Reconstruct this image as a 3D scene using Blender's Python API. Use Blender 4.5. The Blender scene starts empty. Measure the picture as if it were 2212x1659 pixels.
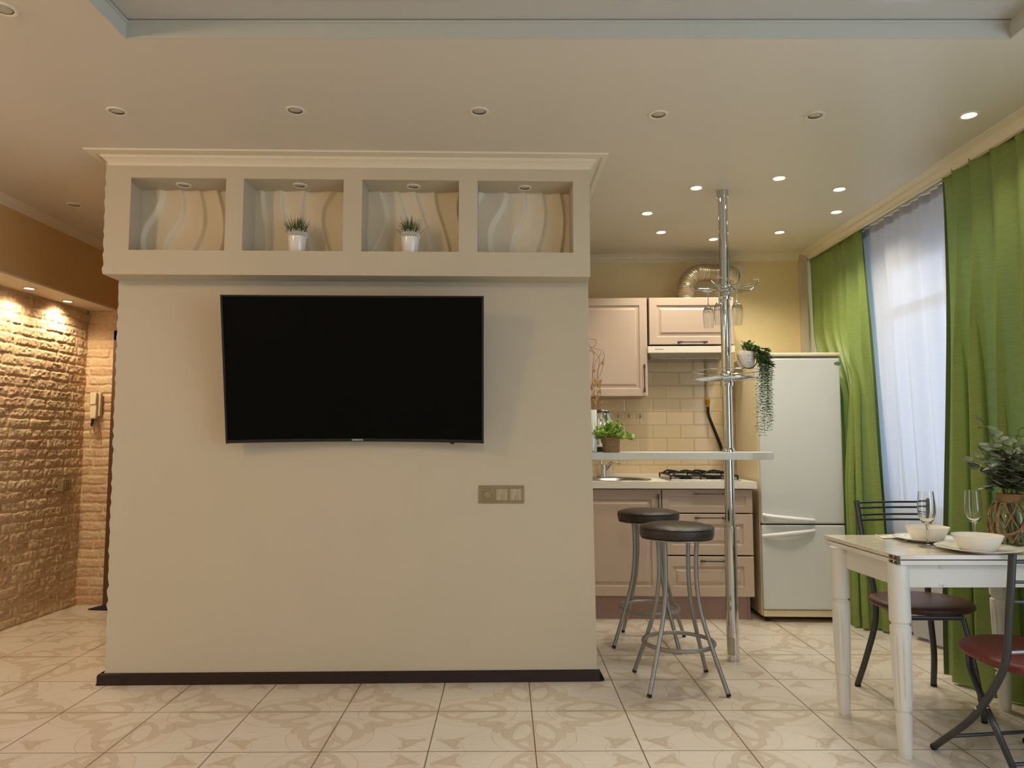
import bpy, math, random
import numpy as np
from mathutils import Vector, Matrix, noise
random.seed(7)
C = bpy.context.scene.collection
SC = bpy.context.scene
PI = math.pi
def lin(c):
    return tuple(((x/255)/12.92 if x/255 <= 0.04045 else ((x/255+0.055)/1.055)**2.4) for x in c)
# ---------------------------------------------------------------- camera
CAMZ = 1.2; FPX = 1560.0; PITCH = math.atan(122/1560)
cam = bpy.data.cameras.new('camera'); co = bpy.data.objects.new('camera', cam); C.objects.link(co)
cam.sensor_width = 36; cam.lens = 36*FPX/2212; cam.clip_start = 0.05
co.location = (0, 0, CAMZ); co.rotation_euler = (PI/2+PITCH, 0, 0)
SC.camera = co
SC.view_settings.view_transform = 'Standard'; SC.view_settings.look = 'None'
SC.view_settings.gamma = 1; SC.view_settings.exposure = 0.2
SC.view_settings.use_curve_mapping = False
SC.cycles.use_denoising = True
SC.cycles.max_bounces = 10; SC.cycles.diffuse_bounces = 5; SC.cycles.glossy_bounces = 5
SC.cycles.transmission_bounces = 8; SC.cycles.transparent_max_bounces = 12
SC.cycles.caustics_refractive = False; SC.cycles.caustics_reflective = False
SC.cycles.sample_clamp_indirect = 4
# ---------------------------------------------------------------- sky and daylight
W = bpy.data.worlds.new('sky'); SC.world = W; W.use_nodes = True
W.node_tree.nodes['Background'].inputs[0].default_value = (0.68, 0.82, 1.0, 1)
W.node_tree.nodes['Background'].inputs[1].default_value = 4.2
def portal(name, loc, rot, sx, sy):
    l = bpy.data.lights.new(name, 'AREA'); l.shape = 'RECTANGLE'; l.size = sx; l.size_y = sy
    l.cycles.is_portal = True
    o = bpy.data.objects.new(name, l); o.location = loc; o.rotation_euler = rot; C.objects.link(o)
portal('window_portal_right', (2.72, 4.33, 1.6), (0, PI/2, 0), 1.7, 1.66)
portal('window_portal_near', (2.72, 0.15, 1.35), (0, PI/2, 0), 2.1, 3.3)
# ---------------------------------------------------------------- placing from measured pixels of the photograph
def ray(px, py):
    u = (px-1106)/FPX; v = (829.5-py)/FPX; c, s = math.cos(PITCH), math.sin(PITCH)
    return Vector((u, c-v*s, s+v*c))
CAM = Vector((0, 0, CAMZ))
def PZ(px, py, z):
    r = ray(px, py); return CAM + r*((z-CAMZ)/r.z)
def PY(px, py, y):
    r = ray(px, py); return CAM + r*(y/r.y)
def frame(x, y, deg, z=0): return Matrix.Translation((x, y, z)) @ Matrix.Rotation(math.radians(deg), 4, 'Z')
ID = Matrix.Identity(4)
FB = frame(0, 3.716, 1.42)        # television wall: local x along it, local y behind it
FK = frame(1.0, 5.53, -1.83)      # kitchen back wall: local y negative towards the room
def onframe(F, px, py, d):
    I = F.inverted(); o = I @ CAM; r = I.to_3x3() @ ray(px, py)
    p = o + r*((d-o.y)/r.y); return p.x, p.z
def B(px, py, d=0.0): return onframe(FB, px, py, d)
def K(px, py, d=0.0): return onframe(FK, px, py, d)
# ---------------------------------------------------------------- mesh builder
class MB:
    def __init__(s): s.v = []; s.f = []
    def add(s, vs, fs):
        b = len(s.v); s.v += [tuple(p) for p in vs]; s.f += [tuple(i+b for i in f) for f in fs]; return s
    def box(s, x0, y0, z0, x1, y1, z1):
        return s.add([(x0,y0,z0),(x1,y0,z0),(x1,y1,z0),(x0,y1,z0),(x0,y0,z1),(x1,y0,z1),(x1,y1,z1),(x0,y1,z1)],
                     [(0,3,2,1),(4,5,6,7),(0,1,5,4),(1,2,6,5),(2,3,7,6),(3,0,4,7)])
    def hexa(s, b, t):     # bottom quad, top quad (matching order)
        return s.add(list(b)+list(t), [(0,3,2,1),(4,5,6,7),(0,1,5,4),(1,2,6,5),(2,3,7,6),(3,0,4,7)])
    def lathe(s, prof, n=32, c=(0,0,0), M=None, fn=None):
        vs = []; fs = []; k = len(prof)
        for i in range(n):
            a = 2*PI*i/n
            for j, (r, z) in enumerate(prof):
                rr = r*(fn(a, z) if fn else 1)
                p = Vector((rr*math.cos(a), rr*math.sin(a), z))
                if M: p = M @ p
                vs.append((p.x+c[0], p.y+c[1], p.z+c[2]))
        for i in range(n):
            i2 = (i+1) % n
            for j in range(k-1):
                fs.append((i*k+j, i2*k+j, i2*k+j+1, i*k+j+1))
        if prof[0][0] > 1e-6: fs.append(tuple(i*k for i in range(n))[::-1])
        if prof[-1][0] > 1e-6: fs.append(tuple(i*k+k-1 for i in range(n)))
        return s.add(vs, fs)
    def shell(s, prof, n=32, c=(0,0,0), M=None):   # open profile loop closed on itself (glasses, bowls)
        vs = []; fs = []; k = len(prof)
        for i in range(n):
            a = 2*PI*i/n
            for r, z in prof:
                p = Vector((r*math.cos(a), r*math.sin(a), z))
                if M: p = M @ p
                vs.append((p.x+c[0], p.y+c[1], p.z+c[2]))
        for i in range(n):
            i2 = (i+1) % n
            for j in range(k-1): fs.append((i*k+j, i2*k+j, i2*k+j+1, i*k+j+1))
        return s.add(vs, fs)
    def tube(s, pts, r, n=10, closed=False, cap=True):
        pts = [Vector(p) for p in pts]; m = len(pts)
        rs = r if isinstance(r, (list, tuple)) else [r]*m
        T = []
        for i in range(m):
            a = pts[(i-1) % m] if (closed or i > 0) else pts[i]
            b = pts[(i+1) % m] if (closed or i < m-1) else pts[i]
            T.append((b-a).normalized())
        up = Vector((0,0,1)) if abs(T[0].z) < 0.9 else Vector((1,0,0))
        N = (up - T[0]*up.dot(T[0])).normalized(); vs = []
        for i in range(m):
            N = (N - T[i]*N.dot(T[i])).normalized(); Bn = T[i].cross(N)
            for k in range(n):
                a = 2*PI*k/n; vs.append(pts[i] + (N*math.cos(a)+Bn*math.sin(a))*rs[i])
        fs = []
        for i in range(m if closed else m-1):
            j = (i+1) % m
            for k in range(n):
                k2 = (k+1) % n; fs.append((i*n+k, i*n+k2, j*n+k2, j*n+k))
        if cap and not closed:
            fs.append(tuple(range(n))[::-1]); fs.append(tuple((m-1)*n+k for k in range(n)))
        return s.add(vs, fs)
    def grid(s, fn, nu, nv):
        vs = [fn(i/nu, j/nv) for j in range(nv+1) for i in range(nu+1)]
        fs = [(j*(nu+1)+i, j*(nu+1)+i+1, (j+1)*(nu+1)+i+1, (j+1)*(nu+1)+i) for j in range(nv) for i in range(nu)]
        return s.add(vs, fs)
    def prism(s, poly, z0, z1, axis='z'):
        n = len(poly)
        f = {'z': lambda p, h: (p[0], p[1], h), 'y': lambda p, h: (p[0], h, p[1]), 'x': lambda p, h: (h, p[0], p[1])}[axis]
        vs = [f(p, z0) for p in poly]+[f(p, z1) for p in poly]
        fs = [tuple(range(n))[::-1], tuple(range(n, 2*n))]+[(i, (i+1) % n, n+(i+1) % n, n+i) for i in range(n)]
        return s.add(vs, fs)
    def sweep(s, prof, path, closed=False):
        """prof: (out, z) pairs; path: (x, y) points; out is to the right of travel, mitred"""
        m = len(path); vs = []
        for i in range(m):
            p = Vector(path[i]); d1 = d2 = None
            if i > 0 or closed: d1 = (p-Vector(path[i-1])).normalized()
            if i < m-1 or closed: d2 = (Vector(path[(i+1) % m])-p).normalized()
            if d1 is None: d1 = d2
            if d2 is None: d2 = d1
            n1 = Vector((d1.y, -d1.x)); n2 = Vector((d2.y, -d2.x)); nn = (n1+n2).normalized(); k = 1/max(0.3, nn.dot(n1))
            for o, z in prof: vs.append((p.x+nn.x*o*k, p.y+nn.y*o*k, z))
        q = len(prof); fs = []
        for i in range(m if closed else m-1):
            j = (i+1) % m
            for a in range(q-1): fs.append((i*q+a, i*q+a+1, j*q+a+1, j*q+a))
        if not closed:
            fs.append(tuple(range(q))); fs.append(tuple((m-1)*q+a for a in range(q))[::-1])
        return s.add(vs, fs)
    def leaf(s, p, d, up, L, w, bend=0.0, rnd=False):
        p = Vector(p); d = Vector(d).normalized(); sd = d.cross(Vector(up))
        sd = sd.normalized() if sd.length > 1e-4 else Vector((1,0,0)); nn = sd.cross(d)
        ts = ((0, .06), (.15, .62), (.4, 1), (.68, .92), (.9, .5), (1, .06)) if rnd else ((0, .15), (.3, .9), (.6, .85), (1, .03))
        vs = []
        for t, ww in ts:
            c = p + d*(L*t) + nn*(-bend*L*t*t)
            vs += [c-sd*(w*ww/2)+nn*w*0.08, c+nn*0, c+sd*(w*ww/2)+nn*w*0.08]
        fs = []
        for i in range(len(ts)-1):
            a = i*3; fs += [(a, a+1, a+4, a+3), (a+1, a+2, a+5, a+4)]
        return s.add(vs, fs)
    def door(s, x0, z0, x1, z1, yb, yf, w=0.055, raised=True):
        """routed panel front facing -y"""
        g = min(x1-x0, z1-z0)
        w = min(w, g*0.28)
        rings = [(0, yb), (0, yf+.004), (.004, yf), (w, yf), (w+.006, yf+.009), (w+.020, yf+.009)]
        rings += [(w+.034, yf+.001)] if raised else []
        vs = []
        for i, y in rings: vs += [(x0+i, y, z0+i), (x1-i, y, z0+i), (x1-i, y, z1-i), (x0+i, y, z1-i)]
        fs = [(3, 2, 1, 0)]
        for k in range(len(rings)-1):
            for a in range(4): fs.append((k*4+a, k*4+(a+1) % 4, k*4+4+(a+1) % 4, k*4+4+a))
        k = len(rings)-1; fs.append((k*4, k*4+1, k*4+2, k*4+3))
        return s.add(vs, fs)
MTX = {}
def build(mb, name, mat, parent=None, F=ID, smooth=35, bevel=0.0, seg=2, solid=0.0, sub=0, origin=None, kind=None):
    base = MTX[parent.name] if parent is not None else (Matrix.Translation(origin) if origin is not None else ID)
    T = base.inverted() @ F
    me = bpy.data.meshes.new(name); me.from_pydata([T @ Vector(p) for p in mb.v], [], mb.f); me.update()
    o = bpy.data.objects.new(name, me); C.objects.link(o)
    if parent is not None: o.parent = parent
    elif origin is not None: o.location = origin
    MTX[o.name] = base
    for m in (mat if isinstance(mat, (list, tuple)) else [mat]): me.materials.append(m)
    if smooth:
        me.shade_smooth(); me.set_sharp_from_angle(angle=math.radians(smooth))
    if solid:
        q = o.modifiers.new('thickness', 'SOLIDIFY'); q.thickness = solid; q.offset = 0
    if sub:
        q = o.modifiers.new('subdivision', 'SUBSURF'); q.levels = sub; q.render_levels = sub
    if bevel:
        q = o.modifiers.new('bevel', 'BEVEL'); q.width = bevel; q.segments = seg; q.limit_method = 'ANGLE'; q.angle_limit = math.radians(40)
        q.harden_normals = False
    if kind: o['kind'] = kind
    return o
def tag(o, label, cat, group=None, kind=None):
    o['label'] = label; o['category'] = cat
    if group: o['group'] = group
    if kind: o['kind'] = kind
    return o
def thing(name, label, cat, M, group=None):
    o = bpy.data.objects.new(name, None); C.objects.link(o); o.empty_display_size = 0.05
    if not isinstance(M, Matrix): M = Matrix.Translation(M)
    o.matrix_basis = M; MTX[o.name] = M.copy()
    return tag(o, label, cat, group)
def dup(root, M, label, group=None):
    def cp(o, par):
        c = o.copy(); C.objects.link(c); c.parent = par; MTX[c.name] = M
        for k in kids.get(o.name, []): cp(k, c)
        return c
    kids = {}
    for o in C.objects:
        if o.parent is not None: kids.setdefault(o.parent.name, []).append(o)
    r = root.copy(); C.objects.link(r); r.matrix_basis = M; MTX[r.name] = M; r['label'] = label
    if group: r['group'] = group
    for k in kids.get(root.name, []): cp(k, r)
    return r
def struct(mb, name, mat, F=ID, **k): return build(mb, name, mat, None, F, kind='structure', **k)
def smooth_path(pts, n=8):
    """Catmull-Rom through points"""
    P = [Vector(p) for p in pts]; P = [P[0]*2-P[1]]+P+[P[-1]*2-P[-2]]; out = []
    for i in range(1, len(P)-2):
        for k in range(n):
            t = k/n; a, b, c, d = P[i-1], P[i], P[i+1], P[i+2]
            out.append(0.5*((2*b)+(c-a)*t+(2*a-5*b+4*c-d)*t*t+(3*b-a-3*c+d)*t**3))
    out.append(P[-2]); return out
def text_mesh(body, size, depth=0.0004, bold=0.0):
    cu = bpy.data.curves.new('lettering', 'FONT'); cu.body = body; cu.size = size; cu.extrude = depth; cu.offset = bold
    cu.align_x = 'CENTER'; cu.align_y = 'CENTER'; o = bpy.data.objects.new('lettering', cu); C.objects.link(o)
    dg = bpy.context.evaluated_depsgraph_get(); me = bpy.data.meshes.new_from_object(o.evaluated_get(dg))
    mb = MB(); mb.add([tuple(v.co) for v in me.vertices], [tuple(p.vertices) for p in me.polygons])
    bpy.data.objects.remove(o); bpy.data.curves.remove(cu); bpy.data.meshes.remove(me); return mb
def xf(mb, M): mb.v = [tuple(M @ Vector(p)) for p in mb.v]; return mb
# ---------------------------------------------------------------- materials
def mat(name, rgb, rough=0.5, metal=0.0, var=0.0, vscale=8.0, bump=0.0, bscale=200.0, spec=None, coat=0.0, stretch=None, trans=0.0, ior=None, emit=None, estr=0.0, attr=None, sheen=0.0, distort=0.0):
    m = bpy.data.materials.new(name); m.use_nodes = True; nt = m.node_tree; p = nt.nodes['Principled BSDF']
    c = lin(rgb)+(1,); p.inputs['Base Color'].default_value = c; p.inputs['Roughness'].default_value = rough
    p.inputs['Metallic'].default_value = metal
    if spec is not None: p.inputs['Specular IOR Level'].default_value = spec
    if coat: p.inputs['Coat Weight'].default_value = coat; p.inputs['Coat Roughness'].default_value = 0.1
    if trans: p.inputs['Transmission Weight'].default_value = trans
    if ior: p.inputs['IOR'].default_value = ior
    if sheen: p.inputs['Sheen Weight'].default_value = sheen
    if emit: p.inputs['Emission Color'].default_value = lin(emit)+(1,); p.inputs['Emission Strength'].default_value = estr
    tc = nt.nodes.new('ShaderNodeTexCoord'); mp = nt.nodes.new('ShaderNodeMapping'); nt.links.new(tc.outputs['Object'], mp.inputs[0])
    if stretch: mp.inputs['Scale'].default_value = stretch
    if var or attr:
        nz = nt.nodes.new('ShaderNodeTexNoise'); nz.inputs['Scale'].default_value = vscale; nz.inputs['Detail'].default_value = 4
        if distort: nz.inputs['Distortion'].default_value = distort
        nt.links.new(mp.outputs[0], nz.inputs[0])
        mr = nt.nodes.new('ShaderNodeMapRange'); mr.inputs['From Min'].default_value = 0.3; mr.inputs['From Max'].default_value = 0.7
        mr.inputs['To Min'].default_value = 1-var; mr.inputs['To Max'].default_value = 1+var; nt.links.new(nz.outputs[0], mr.inputs[0])
        mx = nt.nodes.new('ShaderNodeVectorMath'); mx.operation = 'SCALE'; mx.inputs[0].default_value = c[:3]
        if attr:
            at = nt.nodes.new('ShaderNodeAttribute'); at.attribute_name = attr; nt.links.new(at.outputs['Color'], mx.inputs[0])
        nt.links.new(mr.outputs[0], mx.inputs['Scale']); nt.links.new(mx.outputs[0], p.inputs['Base Color'])
    if bump:
        n2 = nt.nodes.new('ShaderNodeTexNoise'); n2.inputs['Scale'].default_value = bscale; n2.inputs['Detail'].default_value = 3
        nt.links.new(mp.outputs[0], n2.inputs[0])
        b = nt.nodes.new('ShaderNodeBump'); b.inputs['Strength'].default_value = bump; b.inputs['Distance'].default_value = 0.01
        nt.links.new(n2.outputs[0], b.inputs['Height']); nt.links.new(b.outputs[0], p.inputs['Normal'])
    return m
class X:
    """tiny expression builder for shader math"""
    nt = None
    def __init__(s, k): s.k = k
    @staticmethod
    def op(o, *a):
        n = X.nt.nodes.new('ShaderNodeMath'); n.operation = o
        for i, q in enumerate(a):
            q = q.k if isinstance(q, X) else q
            if isinstance(q, (int, float)): n.inputs[i].default_value = q
            else: X.nt.links.new(q, n.inputs[i])
        return X(n.outputs[0])
    def __add__(s, o): return X.op('ADD', s, o)
    __radd__ = __add__
    def __sub__(s, o): return X.op('SUBTRACT', s, o)
    def __rsub__(s, o): return X.op('SUBTRACT', o, s)
    def __mul__(s, o): return X.op('MULTIPLY', s, o)
    __rmul__ = __mul__
    def __truediv__(s, o): return X.op('DIVIDE', s, o)
    def abs(s): return X.op('ABSOLUTE', s)
    def min(s, o): return X.op('MINIMUM', s, o)
    def max(s, o): return X.op('MAXIMUM', s, o)
def xlen(a, b): return X.op('SQRT', a*a+b*b)
def xstep(d, e=0.004):      # 1 where d < 0, soft edge e
    n = X.nt.nodes.new('ShaderNodeMath'); n.operation = 'MULTIPLY_ADD'; n.use_clamp = True
    X.nt.links.new(d.k, n.inputs[0]); n.inputs[1].default_value = -1.0/e; n.inputs[2].default_value = 0.5; return X(n.outputs[0])
M_WALL = mat('wall_paint', (196, 186, 163), 0.65, var=0.015, vscale=2.5, bump=0.05, bscale=90)
M_BOX = M_WALL
M_TRIMW = mat('white_moulding', (222, 212, 188), 0.5)
M_CEIL = mat('ceiling_paint', (214, 206, 190), 0.38, var=0.01, vscale=1.2, spec=0.35)
M_GLOSS = mat('stretch_ceiling_gloss', (190, 188, 180), 0.08, spec=0.6)
M_LIP = mat('tray_edge_paint', (188, 190, 180), 0.5)
M_KWALL = mat('kitchen_wallpaper', (222, 205, 158), 0.7, var=0.02, vscale=5, bump=0.08, bscale=160)
M_HEAD = mat('brown_paint', (208, 174, 124), 0.65, var=0.02)
M_BASE = mat('dark_wenge_baseboard', (42, 26, 21), 0.5, var=0.35, vscale=30, stretch=(.6, .6, 14), bump=0.1, spec=.3)
M_WHITE = mat('white_plastic', (226, 224, 216), 0.35)
M_METAL = mat('brushed_steel', (175, 175, 172), 0.28, 1.0)
M_CHROME = mat('chrome', (215, 215, 215), 0.07, 1.0)
M_SILVER = mat('silver_painted_tube', (150, 150, 146), 0.38, 0.75)
M_DKTUBE = mat('grey_painted_tube', (72, 73, 74), 0.35, 0.6)
M_BLACK = mat('black_plastic', (16, 16, 16), 0.35)
M_RUBBER = mat('black_rubber', (24, 23, 22), 0.8)
M_SCREEN = mat('tv_screen', (5, 5, 5), 0.5, spec=0.08)
M_LEATHER = mat('dark_brown_leatherette', (46, 36, 30), 0.36, bump=0.35, bscale=120, var=0.12, vscale=20)
M_BROWNV = mat('brown_vinyl', (74, 44, 38), 0.42, bump=0.1, bscale=250)
M_REDV = mat('oxblood_vinyl', (104, 42, 34), 0.42, bump=0.1, bscale=250)
M_CAB = mat('taupe_cabinet_front', (190, 170, 153), 0.45, var=0.012)
M_CABIN = mat('taupe_cabinet_body', (176, 152, 138), 0.5)
M_TOE = mat('mauve_plinth', (158, 130, 122), 0.45)
M_PEWTER = mat('pewter_handle', (92, 84, 78), 0.3, 0.9)
M_COUNTER = mat('white_worktop', (224, 218, 205), 0.3)
M_BARTOP = mat('bar_top_white', (206, 208, 198), 0.3)
M_FRIDGE = mat('fridge_enamel', (206, 210, 208), 0.28, var=0.01)
M_FRIDGES = mat('fridge_cream_side', (222, 208, 176), 0.4)
M_HANDLE = mat('fridge_handle_white', (232, 232, 234), 0.25)
M_BRASS = mat('yellow_brass', (196, 150, 40), 0.35, 0.7)
M_PORC = mat('white_porcelain', (236, 232, 222), 0.18, spec=0.6)
M_GRASS = mat('grass_blades', (74, 90, 38), 0.5, var=0.4, vscale=30)
M_LEAFG = mat('bright_green_leaves', (152, 182, 76), 0.5, var=0.3, vscale=25)
M_VINE = mat('trailing_leaves', (104, 132, 76), 0.5, var=0.3, vscale=18)
M_EUC = mat('eucalyptus_leaves', (118, 128, 104), 0.55, var=0.3, vscale=12)
M_STEM = mat('brown_stems', (92, 66, 42), 0.7)
M_POD = mat('dried_pods', (190, 138, 78), 0.7, var=0.35, vscale=40)
M_ROPE = mat('jute_rope', (176, 142, 100), 0.85, var=0.25, vscale=90, bump=0.8, bscale=400)
M_LINEN = mat('linen_napkin', (232, 226, 214), 0.8, bump=0.2)
M_SWITCH = mat('champagne_switch_frame', (156, 140, 108), 0.35, 0.35)
M_SWITCHW = mat('ribbed_switch_rocker', (176, 162, 136), 0.4, 0.2, var=0.14, vscale=60, stretch=(1.0, 1.0, .1))
M_LENS = mat('lamp_glass_off', (186, 180, 166), 0.25)
M_STRAP = mat('brown_leather_strap', (96, 54, 34), 0.5)
M_INK = mat('dark_print', (70, 62, 56), 0.6)
M_OVALBADGE = mat('grey_green_badge', (110, 122, 112), 0.3, 0.5)
M_MAT = mat('black_door_mat', (34, 34, 38), 0.9, bump=0.3)
M_DOOR = mat('dark_brown_door', (92, 64, 38), 0.45, var=0.15, vscale=12, stretch=(1, 1, .15))
M_FRAMEW = mat('window_frame_white', (232, 232, 228), 0.35)
M_MORTAR = None
def glassmat(name, rgb=(250, 252, 250), rough=0.0, ior=1.45):
    m = mat(name, rgb, rough, trans=1.0, ior=ior); return m
M_GLASS = glassmat('clear_glass')
def panemat():
    m = bpy.data.materials.new('window_glass'); m.use_nodes = True; nt = m.node_tree; nt.nodes.remove(nt.nodes['Principled BSDF'])
    t = nt.nodes.new('ShaderNodeBsdfTransparent'); g = nt.nodes.new('ShaderNodeBsdfGlossy'); g.inputs['Roughness'].default_value = 0.02
    x = nt.nodes.new('ShaderNodeMixShader'); x.inputs[0].default_value = 0.06
    nt.links.new(t.outputs[0], x.inputs[1]); nt.links.new(g.outputs[0], x.inputs[2]); nt.links.new(x.outputs[0], nt.nodes['Material Output'].inputs[0]); return m
M_PANE = panemat()
def clothmat(name, rgb, transp, transl, slub=0.0, rough=0.6, tcol=None):
    m = bpy.data.materials.new(name); m.use_nodes = True; nt = m.node_tree; p = nt.nodes['Principled BSDF']; L = nt.links.new
    p.inputs['Roughness'].default_value = rough; p.inputs['Sheen Weight'].default_value = 0.15
    tc = nt.nodes.new('ShaderNodeTexCoord'); mp = nt.nodes.new('ShaderNodeMapping'); L(tc.outputs['Object'], mp.inputs[0])
    mp.inputs['Scale'].default_value = (12, 12, 160)
    nz = nt.nodes.new('ShaderNodeTexNoise'); nz.inputs['Scale'].default_value = 1.6; nz.inputs['Detail'].default_value = 2; L(mp.outputs[0], nz.inputs[0])
    mr = nt.nodes.new('ShaderNodeMapRange'); mr.inputs['From Min'].default_value = 0.3; mr.inputs['From Max'].default_value = 0.75
    mr.inputs['To Min'].default_value = 1.0+slub; mr.inputs['To Max'].default_value = 1-slub; L(nz.outputs[0], mr.inputs[0])
    s = nt.nodes.new('ShaderNodeVectorMath'); s.operation = 'SCALE'; s.inputs[0].default_value = lin(rgb); L(mr.outputs[0], s.inputs['Scale'])
    L(s.outputs[0], p.inputs['Base Color'])
    tl = nt.nodes.new('ShaderNodeBsdfTranslucent'); tl.inputs[0].default_value = lin(tcol or rgb)+(1,)
    tp = nt.nodes.new('ShaderNodeBsdfTransparent'); tp.inputs[0].default_value = lin(tcol or rgb)+(1,)
    a = nt.nodes.new('ShaderNodeMixShader'); a.inputs[0].default_value = transl; L(p.outputs[0], a.inputs[1]); L(tl.outputs[0], a.inputs[2])
    b = nt.nodes.new('ShaderNodeMixShader'); b.inputs[0].default_value = transp; L(a.outputs[0], b.inputs[1]); L(tp.outputs[0], b.inputs[2])
    L(b.outputs[0], nt.nodes['Material Output'].inputs[0]); return m
M_SHEER = clothmat('white_sheer_voile', (186, 188, 192), 0.055, 0.125, 0.03, tcol=(206, 220, 242))
M_GREEN = clothmat('green_slub_satin', (140, 158, 80), 0.10, 0.22, 0.12, 0.42, (140, 186, 120))
M_HEM = clothmat('dark_green_hem', (70, 88, 36), 0.0, 0.1, 0.05, 0.5)
# floor tile: folded ornament built from ellipses and arcs
TS = 0.4155; TANG = math.radians(0.5)
TA = PZ(1148.5, 1536.1, 0)
def floormat():
    m = bpy.data.materials.new('ornamental_floor_tiles'); m.use_nodes = True; nt = m.node_tree; X.nt = nt; L = nt.links.new
    p = nt.nodes['Principled BSDF']; tc = nt.nodes.new('ShaderNodeTexCoord'); mp = nt.nodes.new('ShaderNodeMapping')
    L(tc.outputs['Object'], mp.inputs[0]); mp.vector_type = 'TEXTURE'
    mp.inputs['Location'].default_value = (TA.x, TA.y, 0); mp.inputs['Rotation'].default_value = (0, 0, TANG); mp.inputs['Scale'].default_value = (TS, TS, 1)
    # slight warp for hand-drawn edges
    nz = nt.nodes.new('ShaderNodeTexNoise'); nz.inputs['Scale'].default_value = 6; L(mp.outputs[0], nz.inputs[0])
    sx = nt.nodes.new('ShaderNodeSeparateXYZ'); L(mp.outputs[0], sx.inputs[0]); sn = nt.nodes.new('ShaderNodeSeparateColor'); L(nz.outputs['Color'], sn.inputs[0])
    x, y = X(sx.outputs[0]), X(sx.outputs[1])
    rx, ry = X.op('ROUND', x), X.op('ROUND', y)
    grout = ((x-rx).abs()).min((y-ry).abs())           # distance to a joint
    wx, wy = (X(sn.outputs[0])-0.5)*0.05, (X(sn.outputs[1])-0.5)*0.05
    u = X.op('PINGPONG', x, 1.0)+wx; v = X.op('PINGPONG', y, 1.0)+wy
    hi, lo = u.max(v), u.min(v)                        # symmetric about the diagonal
    def ell(a, b, ca, cb, ra, rb): return xlen((a-ca)/ra, (b-cb)/rb)
    band = lambda e, w: (e-1.0).abs()-w
    r1 = ell(hi, lo, .63, 0, .33, .235)
    ring = band(r1, .10)
    hook = ell(hi, lo, .60, .27, .13, .05)-1.0          # curls on top of the ring
    hook2 = ell(hi, lo, .70, .235, .045, .03)-1.0
    inl = r1-0.86
    leafa = band(ell(hi, lo, .50, .26, .30, .27), .10).max(inl)
    tul = ell(hi, lo, .82, 0, .10, .075)-1.0
    lobe = ell(u, v, .42, .36, .15, .07).min(ell(v, u, .42, .36, .15, .07))-1.0
    lobe = lobe.max(0.0-(r1-1.12))
    # small tulips pointing at the far corner
    du, dv = (u+v)*0.7071, (u-v)*0.7071
    t1 = (dv.abs()-(du-1.03)*0.75).max(du-1.18).max(1.05-du)
    t2 = ell(du, dv.abs(), 1.17, .13, .035, .035)-1.0
    c1 = ell(du, dv, 1.02, 0, .06, .03)-1.0
    fill = ring.min(hook).min(leafa).min(tul).min(lobe*0.6).min(t1).min(t2).min(c1).min(hook2)
    pat = xstep(fill, .03)
    line = ((ell(hi, lo, .62, 0, .46, .42)-1.0).abs()*0.42-.004).min((dv.abs()-.003).max(0.62-du))
    line = line.min((ell(u, v, 1.0, 1.0, .34, .34)-1.0).abs()*0.34-.003).min((ell(u, v, 0.0, 0.0, .30, .30)-1.0).abs()*0.3-.003)
    edge = fill.abs()*0.2-.003
    ln = xstep(line.min(edge), .006)
    gr = xstep(grout-.0055, .004)
    # wood-grain streaks
    mg = nt.nodes.new('ShaderNodeMapping'); L(mp.outputs[0], mg.inputs[0]); mg.inputs['Scale'].default_value = (3, 40, 1)
    ng = nt.nodes.new('ShaderNodeTexNoise'); ng.inputs['Scale'].default_value = 1.0; ng.inputs['Detail'].default_value = 5; L(mg.outputs[0], ng.inputs[0])
    mg2 = nt.nodes.new('ShaderNodeMapping'); L(mp.outputs[0], mg2.inputs[0]); mg2.inputs['Scale'].default_value = (40, 3, 1)
    ng2 = nt.nodes.new('ShaderNodeTexNoise'); ng2.inputs['Scale'].default_value = 1.0; ng2.inputs['Detail'].default_value = 5; L(mg2.outputs[0], ng2.inputs[0])
    grain = X.op('MULTIPLY_ADD', X(ng.outputs[0]), 0.22, 0.89)
    grain2 = X.op('MULTIPLY_ADD', X(ng2.outputs[0]), 0.22, 0.89)
    def mixc(f, a, b):
        n = nt.nodes.new('ShaderNodeMix'); n.data_type = 'RGBA'; L(f.k, n.inputs[0])
        for q, i in ((a, 6), (b, 7)):
            if isinstance(q, tuple): n.inputs[i].default_value = lin(q)+(1,)
            else: L(q, n.inputs[i])
        return n.outputs[2]
    def scl(c, g):
        n = nt.nodes.new('ShaderNodeVectorMath'); n.operation = 'SCALE'
        if isinstance(c, tuple): n.inputs[0].default_value = lin(c)
        else: L(c, n.inputs[0])
        L(g.k, n.inputs['Scale']); return n.outputs[0]
    light = scl((216, 208, 196), grain); medal = scl((196, 182, 163), grain2)
    zone = xstep(ell(hi, lo, .62, 0, .46, .42)-1.0, .01)
    base = mixc(zone*0.35, light, (214, 204, 186))
    col = mixc(pat*0.72, base, medal)
    col = mixc(ln*0.55, col, (180, 150, 120))
    col = mixc(gr, col, (104, 78, 58))
    L(col, p.inputs['Base Color']); p.inputs['Roughness'].default_value = 0.28; p.inputs['Specular IOR Level'].default_value = 0.4
    bp = nt.nodes.new('ShaderNodeBump'); bp.inputs['Strength'].default_value = 0.3; bp.inputs['Distance'].default_value = 0.002; bp.invert = True
    L(gr.k, bp.inputs['Height']); L(bp.outputs[0], p.inputs['Normal'])
    return m
M_FLOOR = floormat()
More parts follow.
